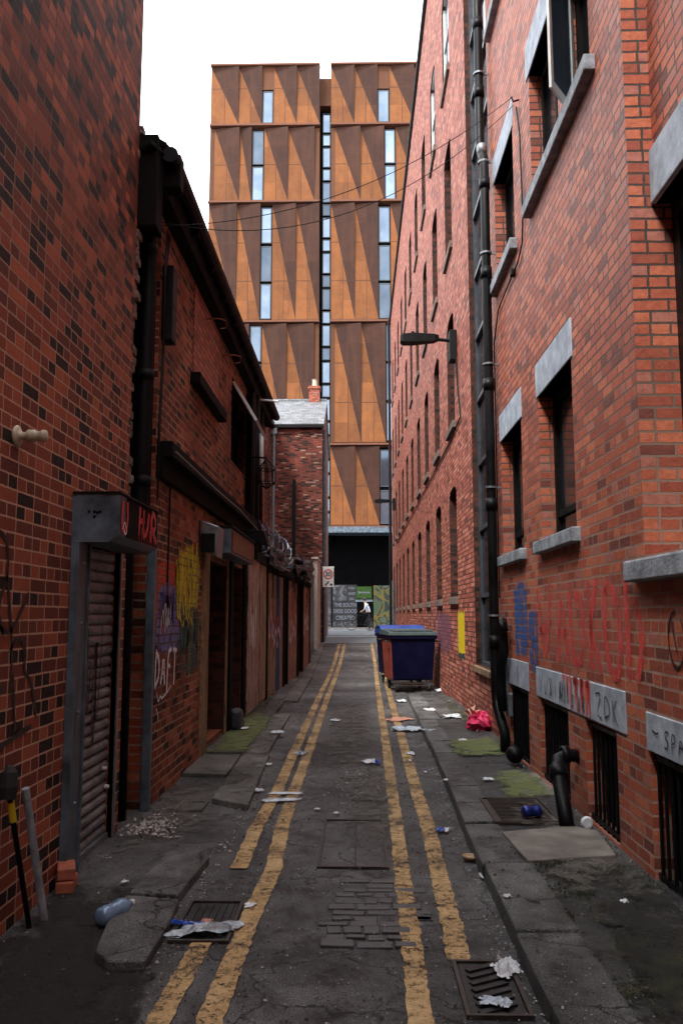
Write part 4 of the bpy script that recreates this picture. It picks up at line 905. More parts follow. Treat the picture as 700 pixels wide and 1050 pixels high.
mb=MB(); mb.box(-2.2,-1.72,37.3,37.8,10.9,12.15); mb.box(-2.25,-1.67,37.25,37.85,12.0,12.1); ch=ob('chimney',mb,M['brickR'],rg)
mb=MB(); mb.lathe([(.0,12.15),(.12,12.15),(.10,12.45),(.13,12.5),(.0,12.5)],(-1.95,37.55,0),12); ob('chimney_pot',mb,M['cream'],gb)
mb=MB(); mb.box(XG0,XG1+.05,33.80,33.995,9.38,9.5); ob('gutter',mb,M['black_iron'],gb)
mb=MB(); mb.tube([(-3.45,33.86,9.35),(-3.45,33.86,2.0)],.07,10); mb.box(-3.58,-3.32,33.76,33.98,9.1,9.35); ob('drainpipe',mb,M['galv'],gb)
mb=MB(); mb.box(-2.67,-2.53,33.90,33.995,.4,7.2); ob('black_duct',mb,M['black_iron'],gb)
mb=MB(); mb.tube([(XG1+.06,34.4,9.4),(XG1+.06,34.4,.4)],.06,10); ob('drainpipe',mb,M['steel_blue'],gb)
wg=thing('rear_wing','narrow red brick wing with small windows set back behind the yard wall','building',(-5,25,0))
XWi=-3.58
mb=MB(); wh=[(30.8,32.0,7.3,8.9),(30.8,32.0,4.4,6.0),(26,27.2,7.3,8.9),(26,27.2,4.4,6.)]
xfac(mb,XWi,1,15.6,33.98,-.1,9.5,wh,.12); mb.face([(-9,15.6,-.1),(XWi,15.6,-.1),(XWi,15.6,9.5),(-9,15.6,9.5)]); ob('wall',mb,M['brickG'],wg)
for h in wh: xwindow(wg,XWi-.06,1,*h,M['grey_frame'],M['glassT'],'window',.08,((h[2]+h[3])/2,))
for h in wh:
    mb=MB(); mb.box(XWi,XWi+.12,h[0]-.1,h[1]+.1,h[2]-.14,h[2]-.002); ob('sill',mb,M['black_wood'],wg)
mb=MB(); mb.box(XWi-.1,XWi+.16,15.6,33.78,9.38,9.6); ob('gutter',mb,M['black_iron'],wg)
mb=MB(); mb.face([(XWi+.1,15.6,9.6),(XWi+.1,33.9,9.6),(-7,33.9,11.6),(-7,15.6,11.6)]); ob('roof',mb,M['slate'],wg)

# ------------------------------------------------------------------ RIGHT: warehouse
XR=1.75
wh_=thing('red_warehouse','long five storey red brick warehouse with rows of narrow arched windows on the right','building',(6,26,0))
YW=[14.5+2.7*k for k in range(10)]
rows=[(1.92,3.92,.13),(5.05,7.15,.14),(8.4,10.55,.14),(11.9,13.95,.14)]
holes=[]
for (c,d,rs_) in rows:
    for y in YW: holes.append((y,y+1.12,c,d,rs_))
SL=(10.35,12.45,.88,16.4)
mb=MB(); xfac(mb,XR,-1,10.06,41.2,-.1,16.7,holes+[SL],.26,0,1)
mb.face([(XR,41.2,-.1),(12,41.2,-.1),(12,41.2,16.7),(XR,41.2,16.7)]); mb.face([(XR,10.06,16.7),(12,10.06,16.7),(12,41.2,16.7),(XR,41.2,16.7)]); mb.face([(XR,10.06,12.9),(12,10.06,12.9),(12,10.06,16.7),(XR,10.06,16.7)])
mb.face([(12,10.06,-.1),(12,41.2,-.1),(12,41.2,16.7),(12,10.06,16.7)])
ob('wall',mb,[M['brickW'],M['brickRev']],wh_)
rr=random.Random(8)
for ri,(c,d,rs_) in enumerate(rows):
    for i,y in enumerate(YW):
        white=(ri==3 and i<2)
        w=xwindow(wh_,XR+(.03 if white else .20),-1,y,y+1.12,c,d,M['white_paint'] if white else M['black_wood'],M['glassT'] if white else M['glassW'],'window',.06,((c+d)/2,),(),.05,'white framed window near the eaves' if white else None)
        mb=MB(); mb.box(XR-.055,XR+.24,y-.05,y+1.17,c-.13,c+.003); ob('sill',mb,M['sill_dark'],wh_,bevel=.01)
mb=MB(); mb.box(XR-.04,XR+.05,12.6,41.3,16.62,16.72); mb.tube([(XR-.03,12.6,16.72),(XR-.03,41.4,16.70)],.06,8); ob('eaves_gutter',mb,M['black_iron'],wh_)
mb=MB(); mb.tube([(XR-.1,41.0,16.6),(XR-.1,41.0,.6)],.07,10); ob('drainpipe',mb,M['black_iron'],wh_)
mb=MB(); mb.tube([(XR-.09,38.6,3.2),(XR-.09,38.6,.7)],.06,10); ob('drainpipe',mb,M['galv'],wh_)
# tall glazed slot
fm_=MB(); Xs=XR+.08
y0,y1,z0,z1=SL
fm_.box(Xs,Xs+.07,y1-.10,y1,z0,z1); fm_.box(Xs,Xs+.07,y0,y0+.08,z0,z1)
zz=z0
while zz<z1: fm_.box(Xs-.01,Xs+.06,y0+.08,y1-.10,zz,zz+.06); zz+=.98
fm_.box(Xs+.005,Xs+.05,11.35,11.42,z0,z1)
sl=ob('glazed_strip',fm_,M['grey_frame'],wh_,label='full height black framed glazed strip beside the big drainpipe')
mb=MB(); mb.box(Xs+.035,Xs+.045,y0+.04,y1-.05,z0,z1); ob('pane',mb,M['glassD'],sl)
mb=MB(); mb.box(XR-.05,XR+.14,y0-.05,y1+.04,z0-.09,z0-.003); ob('sill',mb,M['post_wood'],wh_,bevel=.006)
# cable run along the string course
mb=MB(); mb.tube([(XR-.02,14.2,6.3),(XR-.02,14.05,6.1),(XR-.02,13.9,5.5),(XR-.02,13.6,4.9),(XR-.02,15,4.8),(XR-.02,23,4.76),(XR-.02,36,4.73)],.014,6); ob('cable',mb,M['black_iron'],wh_)
mb=MB(); ry=random.Random(5)
for k in range(9):
    a=13.66+k*.1; mb.face([(XR-.004,a,.97+ry.uniform(-.02,.02)),(XR-.004,a+.1,.97+ry.uniform(-.02,.02)),(XR-.004,a+.1,1.64+ry.uniform(-.03,.05)),(XR-.004,a,1.64+ry.uniform(-.03,.05))],0,[(.5,.5)]*4)
ob('graffiti',mb,M['sp_ylwR'],wh_,label='bright yellow block of paint with black base'); spray(wh_,XR,-1,13.6,14.6,.86,.98,M['sp_teal'],off=.007)
spray(wh_,XR,-1,15.5,18.5,.8,1.7,mk_spray('spray_mauve',[(.25,.10,.22),(.2,.08,.1)],.35,4,seed=11),label='faded mauve spray marks')

# ------------------------------------------------------------------ RIGHT near building
XN=1.70
nb=thing('brick_building','near orange-red brick building on the right with grey stone lintels and barred basement openings','building',(6,3,0))
lower=[(8.45,9.46,.11,.85),(6.88,7.92,.11,.85),(5.62,6.37,.11,.84),(3.7,5.0,.09,.82)]
upper=[(6.42,7.62,2.27,3.63),(8.45,9.64,2.27,3.63),(5.62,7.62,5.58,6.88),(8.5,9.68,5.58,6.88),(5.62,7.62,8.95,10.2),(8.5,9.68,8.95,10.2)]
mb=MB(); xfac(mb,XN,-1,-14,10.06,-.1,1.95,lower,.14)
xfac(mb,XN,-1,4.93,10.06,1.95,13.,upper,.15)
XB=1.86
xfac(mb,XB,-1,2.3,4.93,1.95,13.,[(2.5,4.93,1.95,4.14),(2.5,4.93,5.6,7.9)],.14)
xfac(mb,XN,-1,-14,2.3,1.95,13.)
mb.face([(XN,4.93,1.95),(XB,4.93,1.95),(XB,4.93,13),(XN,4.93,13)]); mb.face([(XN,2.3,1.95),(XB,2.3,1.95),(XB,2.3,13),(XN,2.3,13)]); mb.face([(XN,2.3,1.95),(XN,4.93,1.95),(XB+.14,4.93,1.95),(XB+.14,2.3,1.95)])
mb.face([(XN,10.06,-.1),(XR,10.06,-.1),(XR,10.06,13),(XN,10.06,13)]); mb.face([(XN,-14,13),(12,-14,13),(12,10.06,13),(XN,10.06,13)]); mb.face([(XN,-14,-.1),(12,-14,-.1),(12,-14,13),(XN,-14,13)]); mb.face([(12,-14,-.1),(12,10.06,-.1),(12,10.06,13),(12,-14,13)])
ob('wall',mb,M['brickR'],nb)
def lintel(a,b,c,d,X=XN,off=.012,name='lintel',mat=None,bev=.006,back=.14):
    mb=MB(); mb.box(X-off,X+back,a,b,c,d); return ob(name,mb,mat or M['stone'],nb,bevel=bev)
for a,b,c,d in upper[:2]: lintel(a-.05,b+.06,d,d+.32)
lintel(5.55,7.72,6.88,7.25); lintel(8.45,9.75,6.88,7.2); lintel(5.55,7.72,10.2,10.5); lintel(8.45,9.75,10.2,10.5)
for a,b,c,d in upper[:2]: lintel(a-.1,b+.1,c-.11,c+.004,off=.07,name='sill',mat=M['stone_sill'],bev=.010)
lintel(5.5,7.75,5.46,5.584,off=.08,name='sill',mat=M['stone_sill'],bev=.01); lintel(8.4,9.78,5.46,5.584,off=.08,name='sill',mat=M['stone_sill'],bev=.01)
lintel(5.5,7.75,8.84,8.954,off=.08,name='sill',mat=M['stone_sill'],bev=.01); lintel(8.4,9.78,8.84,8.954,off=.08,name='sill',mat=M['stone_sill'],bev=.01)
for a,b,c,d in upper:
    if c<5 or a>8: xwindow(nb,XN+.13,-1,a,b,c,d,M['black_wood'],M['glassD'],'window',.07,(c+(d-c)*.18,),(),.06)
    else:
        mb=MB(); mb.box(XN+.0035,XN+.14,6.36,6.56,c,d); ob('mullion_pier',mb,M['brickR'],nb)
        xwindow(nb,XN+.12,-1,6.56,b,c,d,M['black_wood'],M['glassD'],'window',.07,(),(7.1,),.06)
        xwindow(nb,XN+.12,-1,a,6.36,c,d,M['black_wood'],M['glassD'],'window',.07,(),(),.06)
# open pale casement in the first floor window
mb=MB(); hx,hy=XN+.08,6.36
def cs(u,v,o=0): # hinged at hy, swings outwards
    dx,dy=-.30,-.42; return (hx+dx*u-dy*o*1.9,hy+dy*u+dx*o*1.9,5.62+1.22*v)
def cbar(u0,u1,v0,v1): mb.hexa([cs(u0,v0),cs(u1,v0),cs(u1,v0,.02),cs(u0,v0,.02),cs(u0,v1),cs(u1,v1),cs(u1,v1,.02),cs(u0,v1,.02)])
cbar(0,.1,0,1);cbar(.9,1,0,1);cbar(.1,.9,0,.06);cbar(.1,.9,.94,1)
oc=ob('open_casement',mb,M['white_paint'],nb,label='casement standing open above the stone sill')
mb=MB(); mb.hexa([cs(.1,.06,.008),cs(.9,.06,.008),cs(.9,.06,.012),cs(.1,.06,.012),cs(.1,.94,.008),cs(.9,.94,.008),cs(.9,.94,.012),cs(.1,.94,.012)]); ob('pane',mb,M['glassT'],oc)
# big bay window
mb=MB(); mb.box(XB-.03,XB+.13,2.4,4.925,4.14,4.49); ob('lintel',mb,M['stone'],nb,bevel=.008)
mb=MB(); mb.box(XB-.03,XB+.13,2.4,4.925,7.9,8.25); ob('lintel',mb,M['stone'],nb,bevel=.008)
xwindow(nb,XB+.10,-1,2.5,4.93,1.96,4.14,M['gloss_black'],M['glassD'],'window',.10,(3.4,),(3.7,),.07)
xwindow(nb,XB+.10,-1,2.5,4.93,5.6,7.9,M['gloss_black'],M['glassD'],'window',.10,(),(3.7,),.07)
mb=MB(); mb.hexa([(XN-.075,2.3,1.80),(XB+.1,2.3,1.80),(XB+.1,5.12,1.80),(XN-.075,5.12,1.80),(XN-.075,2.3,1.925),(XB+.1,2.3,1.965),(XB+.1,5.12,1.965),(XN-.075,5.12,1.925)]); ob('sill',mb,M['stone_sill'],nb,bevel=.012)
# basement lintel strips and bars
st0=lintel(8.40,9.52,.85,1.13,off=.010); st1=lintel(5.40,8.03,.85,1.12,off=.010); st2=lintel(3.5,5.02,.82,1.04,off=.010)
for a,b,c,d in lower:
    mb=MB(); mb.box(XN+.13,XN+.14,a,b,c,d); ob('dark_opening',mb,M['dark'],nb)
    mb=MB(); y=a+.05
    while y<b-.02: mb.tube([(XN+.03,y,c),(XN+.03,y,d)],.011,8); y+=.10
    mb.box(XN+.02,XN+.04,a,b,d-.05,d-.02); mb.box(XN+.02,XN+.04,a,b,c+.02,c+.05); mb.box(XN+.005,XN+.035,a,a+.03,c,d)
    ob('grille',mb,M['gloss_black'],nb)
# graffiti on the near building
X=XN-.0155
for (tx,y_,z_,w_,h_,sw_,sl_,ji_,lb) in (('ZDK',6.02,.90,.16,.15,.014,0,.5,'black letters ZDK on the basement lintel'),('YU8IB',7.85,.90,.16,.15,.012,0,.8,None),('ARB8',7.1,.90,.07,.15,.012,0,.8,None),('S0B8',6.72,.88,.09,.11,.012,.1,.8,None),('SPAC',4.72,.87,.09,.10,.014,0,0,'black letters SPAC on the nearest basement lintel'),('Y',9.0,.93,.16,.14,.014,0,0,None)):
    mb=MB(); word(mb,X,tx,y_,z_,w_,h_,sw_,-1,sl_,ji_); ob('lettering',mb,M['blk_spray'],nb,label=lb)
mb=MB(); ribbon(mb,X,[(4.9,.945),(4.84,.935),(4.8,.945)],.012); ob('lettering',mb,M['blk_spray'],nb)
mb=MB(); c0=(4.50,1.47)
ribbon(mb,XN-.005,[(c0[0]+.11*math.sin(t/16*6.283),c0[1]+.15*math.cos(t/16*6.283)) for t in range(15)],.02); ribbon(mb,XN-.005,[(4.56,1.60),(4.53,1.5),(4.49,1.40)],.014)
ob('graffiti',mb,M['blk_spray'],nb,label='black ring and stroke under the big sill')
X=XN-.005
mb=MB()
def rib(mb,X,pts,w):
    pts=smoothp(pts,2); LL=[];RR=[]
    for i,p in enumerate(pts):
        a=pts[max(0,i-1)]; b=pts[min(len(pts)-1,i+1)]; dx,dy=b[0]-a[0],b[1]-a[1]; l=math.hypot(dx,dy) or 1; nx,ny=-dy/l,dx/l
        LL.append((p[0]+nx*w/2,p[1]+ny*w/2)); RR.append((p[0]-nx*w/2,p[1]-ny*w/2))
    for i in range(len(pts)-1):
        mb.face([(X,*LL[i]),(X,*LL[i+1]),(X,*RR[i+1]),(X,*RR[i])],0,[(0,.5),(1,.5),(1,.5),(0,.5)] if False else [(.5,.5)]*4)
big=[[(7.9,1.85),(7.75,1.4),(7.6,1.2),(7.45,1.55),(7.35,1.88)],[(7.5,1.5),(7.85,1.45)],[(7.15,1.2),(7.0,1.85),(6.8,1.25)],[(7.1,1.45),(6.85,1.45)],[(6.7,1.85),(6.68,1.3),(6.5,1.2)],[(6.55,1.75),(6.35,1.75),(6.3,1.3),(6.5,1.25)],[(6.15,1.85),(6.12,1.2)],[(6.15,1.5),(5.95,1.85)],[(6.13,1.5),(5.9,1.2)],[(5.75,1.8),(5.5,1.75),(5.42,1.45),(5.5,1.2),(5.7,1.22),(5.8,1.5),(5.75,1.8)],[(5.3,1.85),(5.28,1.2)],[(5.15,1.7),(5.0,1.45),(5.15,1.2)]]
for s in big: rib(mb,X,s,.085)
ob('graffiti',mb,mk_spray('spray_red_stroke',[(.78,.06,.06),(.72,.12,.10)],.62,7,False,.4,seed=13,rag=1.6),nb,label='large faded red spray letters on the brick')
spray(nb,XN,-1,5.1,8.0,1.14,1.92,M['sp_pink'],off=.003,label='faded pink wash of spray paint')
spray(nb,XN,-1,8.35,9.1,1.15,1.98,M['sp_blueR'],off=.004,label='cobalt blue spray beside the drainpipe'); spray(nb,XN,-1,7.9,8.35,1.05,1.68,M['sp_blueR'],off=.006)
mb=MB(); 
for (a,b,z) in ((6.95,6.62,1.125),(6.6,6.52,1.125),(6.42,6.36,1.125),(6.28,6.2,1.125)):
    for k in range(4):
        yy=a+(b-a)*k/3; mb.face([(XN-.0145,yy+.035,z),(XN-.0145,yy-.035,z),(XN-.0145,yy-.02,z-.06-.20*((k*7+int(a*10))%3)/2),(XN-.0145,yy+.02,z-.06-.20*((k*7+int(a*10))%3)/2)],0,[(.5,.4),(.5,.6),(.5,.6),(.5,.4)])
ob('graffiti',mb,M['sp_pinkhot'],nb,label='hot coral paint drips over the basement lintel')
# main drainpipe
pipe=MB(); xp=1.585
pipe.tube([(xp,9.95,13),(xp,9.97,9.0),(xp,10.0,7.62),(xp,9.95,7.48),(xp,9.74,7.25),(xp,9.70,7.1),(xp,9.72,5.8),(xp,9.72,1.2),(xp,9.72,.75),(xp-.0,9.66,.58),(xp+.02,9.5,.42),(xp+.04,9.42,.30),(xp+.04,9.42,.1)],.056,16)
for z,yy in ((12,9.97),(10.4,9.97),(9.25,9.97),(8.3,9.98),(6.9,9.71),(5.75,9.72),(4.35,9.72),(2.9,9.72),(1.3,9.72)): 
    pipe.lathe([(.056,-.07),(.068,-.07),(.068,.07),(.056,.07)],(xp,yy,z),16)
dp=ob('drainpipe',pipe,M['gloss_black'],nb,smooth=True,label='thick glossy black drainpipe')
for z,yy in ((10.6,9.97),(8.55,9.98),(7.2,9.74),(6.0,9.72),(4.6,9.72),(3.1,9.72),(1.6,9.72)):
    mb=MB(); mb.lathe([(.062,-.012),(.072,-.012),(.072,.012),(.062,.012)],(xp,yy,z),16); mb.box(xp+.05,XN+.01,yy-.01,yy+.01,z-.01,z+.01); ob('pipe_clip',mb,M['galv'],dp)
mb=MB(); mb.lathe([(.0,-.02),(.05,-.02),(.066,0),(.066,.09),(.05,.11),(.0,.11)],(xp,9.86,7.40),16); ob('pipe_collar',mb,M['galv'],dp,smooth=True)
mb=MB(); mb.tube([(XN-.07,9.25,1.42),(XN-.10,9.26,1.50),(XN-.08,9.34,1.54),(XN-.07,9.40,1.40),(XN-.08,9.30,1.2),(XN-.1,9.44,1.05),(XN-.1,9.50,.8),(XN-.08,9.42,.55)],[.04,.045,.045,.05,.05,.055,.06,.06],12)
ob('swan_neck_pipe',mb,M['gloss_black'],nb,smooth=True)
mb=MB(); mb.box(XN-.04,XN-.0,9.48,9.62,.75,1.15); mb.box(XN-.045,XN,9.3,9.44,.5,.75); ob('fuse_box',mb,M['galv'],nb,bevel=.008)
mb=MB(); mb.lathe([(0,-.09),(.06,-.08),(.085,-.03),(.085,.04),(.05,.09),(0,.1)],(XN-.12,8.62,.21),16,0,'y'); ob('rodding_cap',mb,M['gloss_black'],nb,smooth=True)
# soil pipe leaning from the wall
mb=MB(); mb.tube([(XN+.02,6.62,.52),(XN-.08,6.62,.53),(XN-.15,6.60,.50),(XN-.18,6.52,.42),(XN-.20,6.32,.26),(XN-.22,6.12,.11)],[.05,.05,.056,.056,.053,.053],16)
mb.lathe([(.056,-.03),(.07,-.03),(.07,.03),(.056,.03)],(XN-.10,6.62,.53),14,0,'x'); mb.tube([(XN-.170,6.55,.455),(XN-.184,6.47,.38)],.068,14)
ob('soil_pipe',mb,M['gloss_black'],nb,smooth=True,label='stubby black soil pipe leaning out of the wall to the footway')
# thin cable on the wall
mb=MB(); mb.tube([(XN-.02,8.15,6.9),(XN-.02,8.02,6.5),(XN-.02,7.98,5.6),(XN-.02,8.05,5.35),(XN-.02,8.3,5.25),(XN-.02,8.9,5.24),(XN-.02,9.5,5.2),(XN-.02,9.85,4.9),(XN-.02,9.88,3),(XN-.02,9.88,1.8)],.009,6); mb.box(XN-.05,XN-.005,8.5,8.6,5.22,5.28); ob('cable',mb,M['black_iron'],nb)
mb=MB(); mb.tube([(XN,8.1,6.95),(XN-.06,8.1,6.93),(XN-.08,8.1,6.98)],.01,6); ob('wall_hook',mb,M['black_iron'],nb)

# unseen block added behind the camera to keep light off the foreground
rb=thing('unseen_shade_block','unseen dark red brick block added behind the camera to shade the foreground','building',(0,-16,0))
mb=MB(); mb.box(-10,10,-20,-14.05,-.1,13.5); ob('wall',mb,M['brickL2'],rb)
mb=MB(); mb.box(-10.2,10.2,-20.2,-13.9,13.5,13.8); ob('block_cap',mb,M['flag'],rb)

# overhead wires
for k,(z0,z1,sg) in enumerate(((4.98,6.92,.55),(4.93,7.02,.36))):
    mb=MB(); pts=[]
    a=Vector((XM,6.75,z0)); b=Vector((XN-.05,8.15,z1))
    for i in range(25):
        t=i/24; p=a.lerp(b,t); p.z-=sg*4*t*(1-t); pts.append(p)
    mb.tube(pts,.0038,6); ob('overhead_wire',mb,M['black_iron'],label=('lower, slacker wire of the pair sagging across the alley','upper, tighter wire of the pair strung across the alley')[k],cat='wire',group='wires across the alley')

# ------------------------------------------------------------------ street lamps on the warehouse wall
def lamp(y,z,reach,sc,label):
    t=thing('street_lamp',label,'street lamp',(XR,y,z),'lamps bracketed to the warehouse wall')
    mb=MB(); mb.box(XR-.13,XR-.001,y-.13,y+.13,z-.30,z+.24); ob('bracket_box',mb,M['black_iron'],t,bevel=.01)
    mb=MB(); mb.tube([(XR-.1,y,z+.08),(XR-reach+.45,y,z+.13)],.032,8); ob('arm',mb,M['black_iron'],t)
    x1=XR-reach; x0=x1+.60; mb=MB()
    prof=[(x0+.08,.04,-.03,.04),(x0,.08,-.06,.06),(x1+.22,.12,-.085,.075),(x1+.05,.12,-.085,.06),(x1,.09,-.06,.04)]
    for (x,w,a,b) in prof:
        for (dy,dz) in ((-w,a),(w,a),(w,b),(w*.5,b+.02),(-w*.5,b+.02),(-w,b)): mb.v.append((x,y+dy,z+.12+dz))
    for i in range(len(prof)-1):
        for k in range(6): mb.f.append([i*6+k,i*6+(k+1)%6,(i+1)*6+(k+1)%6,(i+1)*6+k]); mb.m.append(0)
    mb.f.append([0,1,2,3,4,5]); mb.m.append(0); n=len(prof)*6; mb.f.append([n-6+k for k in range(6)]); mb.m.append(0)
    h=ob('lamp_head',mb,M['black_iron'],t)
    mb=MB(); mb.box(x1+.06,x1+.28,y-.07,y+.07,z+.045,z+.062); ob('lens',mb,M['galv'],h)
    mb=MB(); mb.lathe([(0,.19),(.03,.19),(.03,.25),(.0,.26)],(x1+.22,y,z),10); ob('photocell',mb,M['black_iron'],h)
lamp(14.15,6.32,.98,1,'near black street lamp reaching out from the warehouse wall over the alley')
lamp(37.5,6.65,.95,1,'small far lamp low on the distant end of the warehouse wall')
lp=bpy.data.objects['street_lamp']

# ------------------------------------------------------------------ speed limit sign
sg=thing('speed_limit_sign','square white 30 sign with red ring on a thin pole by the brick gable','road sign',(-1.14,33.2,.5))
mb=MB(); mb.tube([(-1.36,33.2,.45),(-1.36,33.2,3.62)],.035,10); ob('pole',mb,M['black_iron'],sg)
mb=MB(); mb.box(-1.37,-.93,33.12,33.15,2.72,3.50); mb.box(-1.39,-.91,33.14,33.16,3.50,3.54); pl=ob('plate',mb,M['white_paint'],sg,bevel=.004)
def ring(mb,c,ro,ri,y,n=28):
    for k in range(n):
        a0,a1=6.2832*k/n,6.2832*(k+1)/n
        mb.face([(c[0]+ri*math.cos(a0),y,c[1]+ri*math.sin(a0)),(c[0]+ro*math.cos(a0),y,c[1]+ro*math.sin(a0)),(c[0]+ro*math.cos(a1),y,c[1]+ro*math.sin(a1)),(c[0]+ri*math.cos(a1),y,c[1]+ri*math.sin(a1))])
mb=MB(); ring(mb,(-1.15,3.23),.20,.155,33.115); ob('red_ring',mb,simple('sign_red',(.5,.03,.04),.4,0,.1,4,0),pl)
def textmesh(name,txt,size,loc,rot,mat,parent,ext=.005,align='CENTER',sx=1.):
    cu=bpy.data.curves.new(name,'FONT'); cu.body=txt; cu.size=size; cu.extrude=ext; cu.align_x=align; cu.align_y='CENTER'; cu.offset=size*.02
    tmp=bpy.data.objects.new('tmp',cu); C.objects.link(tmp); bpy.context.view_layer.update()
    me=bpy.data.meshes.new_from_object(tmp); bpy.data.objects.remove(tmp)
    o=bpy.data.objects.new(name,me); C.objects.link(o); me.materials.clear(); me.materials.append(mat)
    if parent: o.parent=parent
    o.location=Vector(loc)-(wl(parent) if parent else Vector()); o.rotation_euler=rot; o.scale=(sx,1,1); return o
textmesh('lettering','30',.26,(-1.15,33.11,3.23),(R(90),0,0),M['blk_spray'],pl)
mb=MB(); mb.obox((-1.2,33.115,2.86),(.22,.004,.05),(0,-.8,0)); mb.box(-1.08,-.98,33.113,33.117,2.78,2.86); ob('symbol',mb,M['blk_spray'],pl)
mb=MB(); mb.tube([(1.9,43,.7),(1.9,43,1.75)],[.09,.09],12); mb.lathe([(.095,1.75),(.08,1.85),(0,1.87)],(1.9,43,0),12); ob('bollard',mb,M['white_paint'],label='slim white bollard just beyond the bins at the alley mouth',cat='bollard',loc=(1.9,43,.7))

# ------------------------------------------------------------------ bins
def make_bin(label,loc,rz,bodymats,lidmat,domed):
    t=thing('wheelie_bin',label,'wheelie bin',(0,0,0),'large wheeled bins by the warehouse wall')
    w0,w1,d0,d1=.43,.48,.50,.57; zb,zt=.24,1.14
    mb=MB(); p=[(-w0,-d0,zb),(w0,-d0,zb),(w0,d0,zb),(-w0,d0,zb),(-w1,-d1,zt),(w1,-d1,zt),(w1,d1,zt),(-w1,d1,zt)]
    b=len(mb.v); mb.v+=p
    for q,mi in (((3,2,1,0),0),((4,5,6,7),0),((0,1,5,4),0),((1,2,6,5),0),((2,3,7,6),0),((3,0,4,7),1)): mb.f.append([b+i for i in q]); mb.m.append(mi)
    body=ob('body',mb,bodymats,t,bevel=.03)
    mb=MB(); mb.box(-w1-.03,w1+.03,-d1-.03,d1+.03,zt-.05,zt+.02); ob('rim',mb,bodymats[0],t,bevel=.012)
    mb=MB()
    for k in (-.3,-.1,.1,.3): mb.box(k-.015,k+.015,-d1+.035,-d1+.055,.4,1.0) if False else None
    n=12
    if domed:
        rows_=[]
        for i in range(n+1):
            f=i/n; y=-d1-.03+(2*d1+.06)*f; z=zt+.02+.20*math.sin(math.pi*(.08+.84*f)); rows_.append((y,z))
        for (ya,za),(yb,zb2) in zip(rows_,rows_[1:]): mb.hexa([(-w1-.04,ya,za-.03),(w1+.04,ya,za-.03),(w1+.04,yb,zb2-.03),(-w1-.04,yb,zb2-.03),(-w1-.04,ya,za),(w1+.04,ya,za),(w1+.04,yb,zb2),(-w1-.04,yb,zb2)])
        mb.box(-w1-.03,-w1-.01,-d1,d1,zt+.02,zt+.14); mb.box(w1+.01,w1+.03,-d1,d1,zt+.02,zt+.14)
    else:
        mb.hexa([(-w1-.045,-d1-.05,zt+.025),(w1+.045,-d1-.05,zt+.025),(w1+.045,d1+.04,zt+.025),(-w1-.045,d1+.04,zt+.025),(-w1-.03,-d1-.03,zt+.10),(w1+.03,-d1-.03,zt+.10),(w1+.02,d1,zt+.15),(-w1-.02,d1,zt+.15)])
        mb.box(-w1+.05,w1-.05,-d1+.02,d1-.1,zt+.10,zt+.14)
    ob('lid',mb,lidmat,t,bevel=.012)
    for sx in (-1,1):
        mb=MB(); mb.tube([(sx*(w1+.02),-d1+.1,zt-.10),(sx*(w1+.07),-d1+.1,zt-.10),(sx*(w1+.07),-d1+.35,zt-.10),(sx*(w1+.02),-d1+.35,zt-.10)],.014,8); ob('handle',mb,M['rubber'],t)
    for sx in (-1,1):
        for sy in (-1,1):
            mb=MB(); c=(sx*.34,sy*.42,.09); mb.lathe([(0,-.025),(.06,-.025),(.09,-.018),(.09,.018),(.06,.025),(0,.025)],c,18,0,'x'); wv=ob('wheel',mb,M['rubber'],t,smooth=False)
            mb=MB(); mb.box(c[0]-.04,c[0]-.028,c[1]-.03,c[1]+.03,.09,.235); mb.box(c[0]+.028,c[0]+.04,c[1]-.03,c[1]+.03,.09,.235); mb.box(c[0]-.05,c[0]+.05,c[1]-.05,c[1]+.05,.225,.238); ob('fork',mb,M['galv'],wv)
    mb=MB(); mb.box(-.3,.3,-.47,-.44,.15,.19); mb.tube([(-.3,-.46,.12),(.3,-.46,.12)],.012,8); ob('axle',mb,M['cast'],t)
    t.location=loc; t.rotation_euler=(0,0,rz); return t
make_bin('front navy wheeled bin with red side panel and grey-green lid',(1.09,18.15,.016),R(8),[M['bin_blue'],M['bin_red']],M['bin_lid'],False)
make_bin('rear navy wheeled bin with bright blue domed lid, half hidden by the one in front',(1.0,19.75,.016),R(7),[M['bin_blue'],M['bin_blue']],M['bin_lidb'],True)

# ------------------------------------------------------------------ tower
TY=60.
tw=thing('corten_tower','twin slab tower clad in folded rust orange panels rising behind the alley','tower',(-2.4,66,0))
BANDS=[(39.41,44.23,'A',1.6),(33.1,39.1,'B',2),(23.64,32.85,'A',3),(14.23,23.34,'B',3),(8.09,13.94,'A',2)]
WZ=[[(39.55,42.2)],[(33.2,35.95),(36.15,38.9)],[(23.75,26.5),(26.72,29.5),(29.75,32.6)],[(14.4,17.25),(17.45,20.25),(20.45,23.2)],[(8.2,10.7),(10.95,13.7)]]
LAY={'L':{'A':([(-11.3,-9.12),(-9.12,-7.3),(-6.4,-4.6),(-4.6,-2.82)],(-7.3,-6.4),[]),'B':([(-10.95,-9.0),(-9.0,-8.05),(-7.1,-5.25),(-5.25,-3.2)],(-8.05,-7.1),[(-11.3,-10.95),(-3.2,-2.82)])},
'R':{'A':([(-1.94,-.13),(-.13,1.65),(2.6,4.5),(4.5,6.5)],(1.65,2.6),[]),'B':([(-1.64,.33),(.33,2.15),(3.05,4.9),(4.9,6.5)],(2.15,3.05),[(-1.94,-1.64)])}}
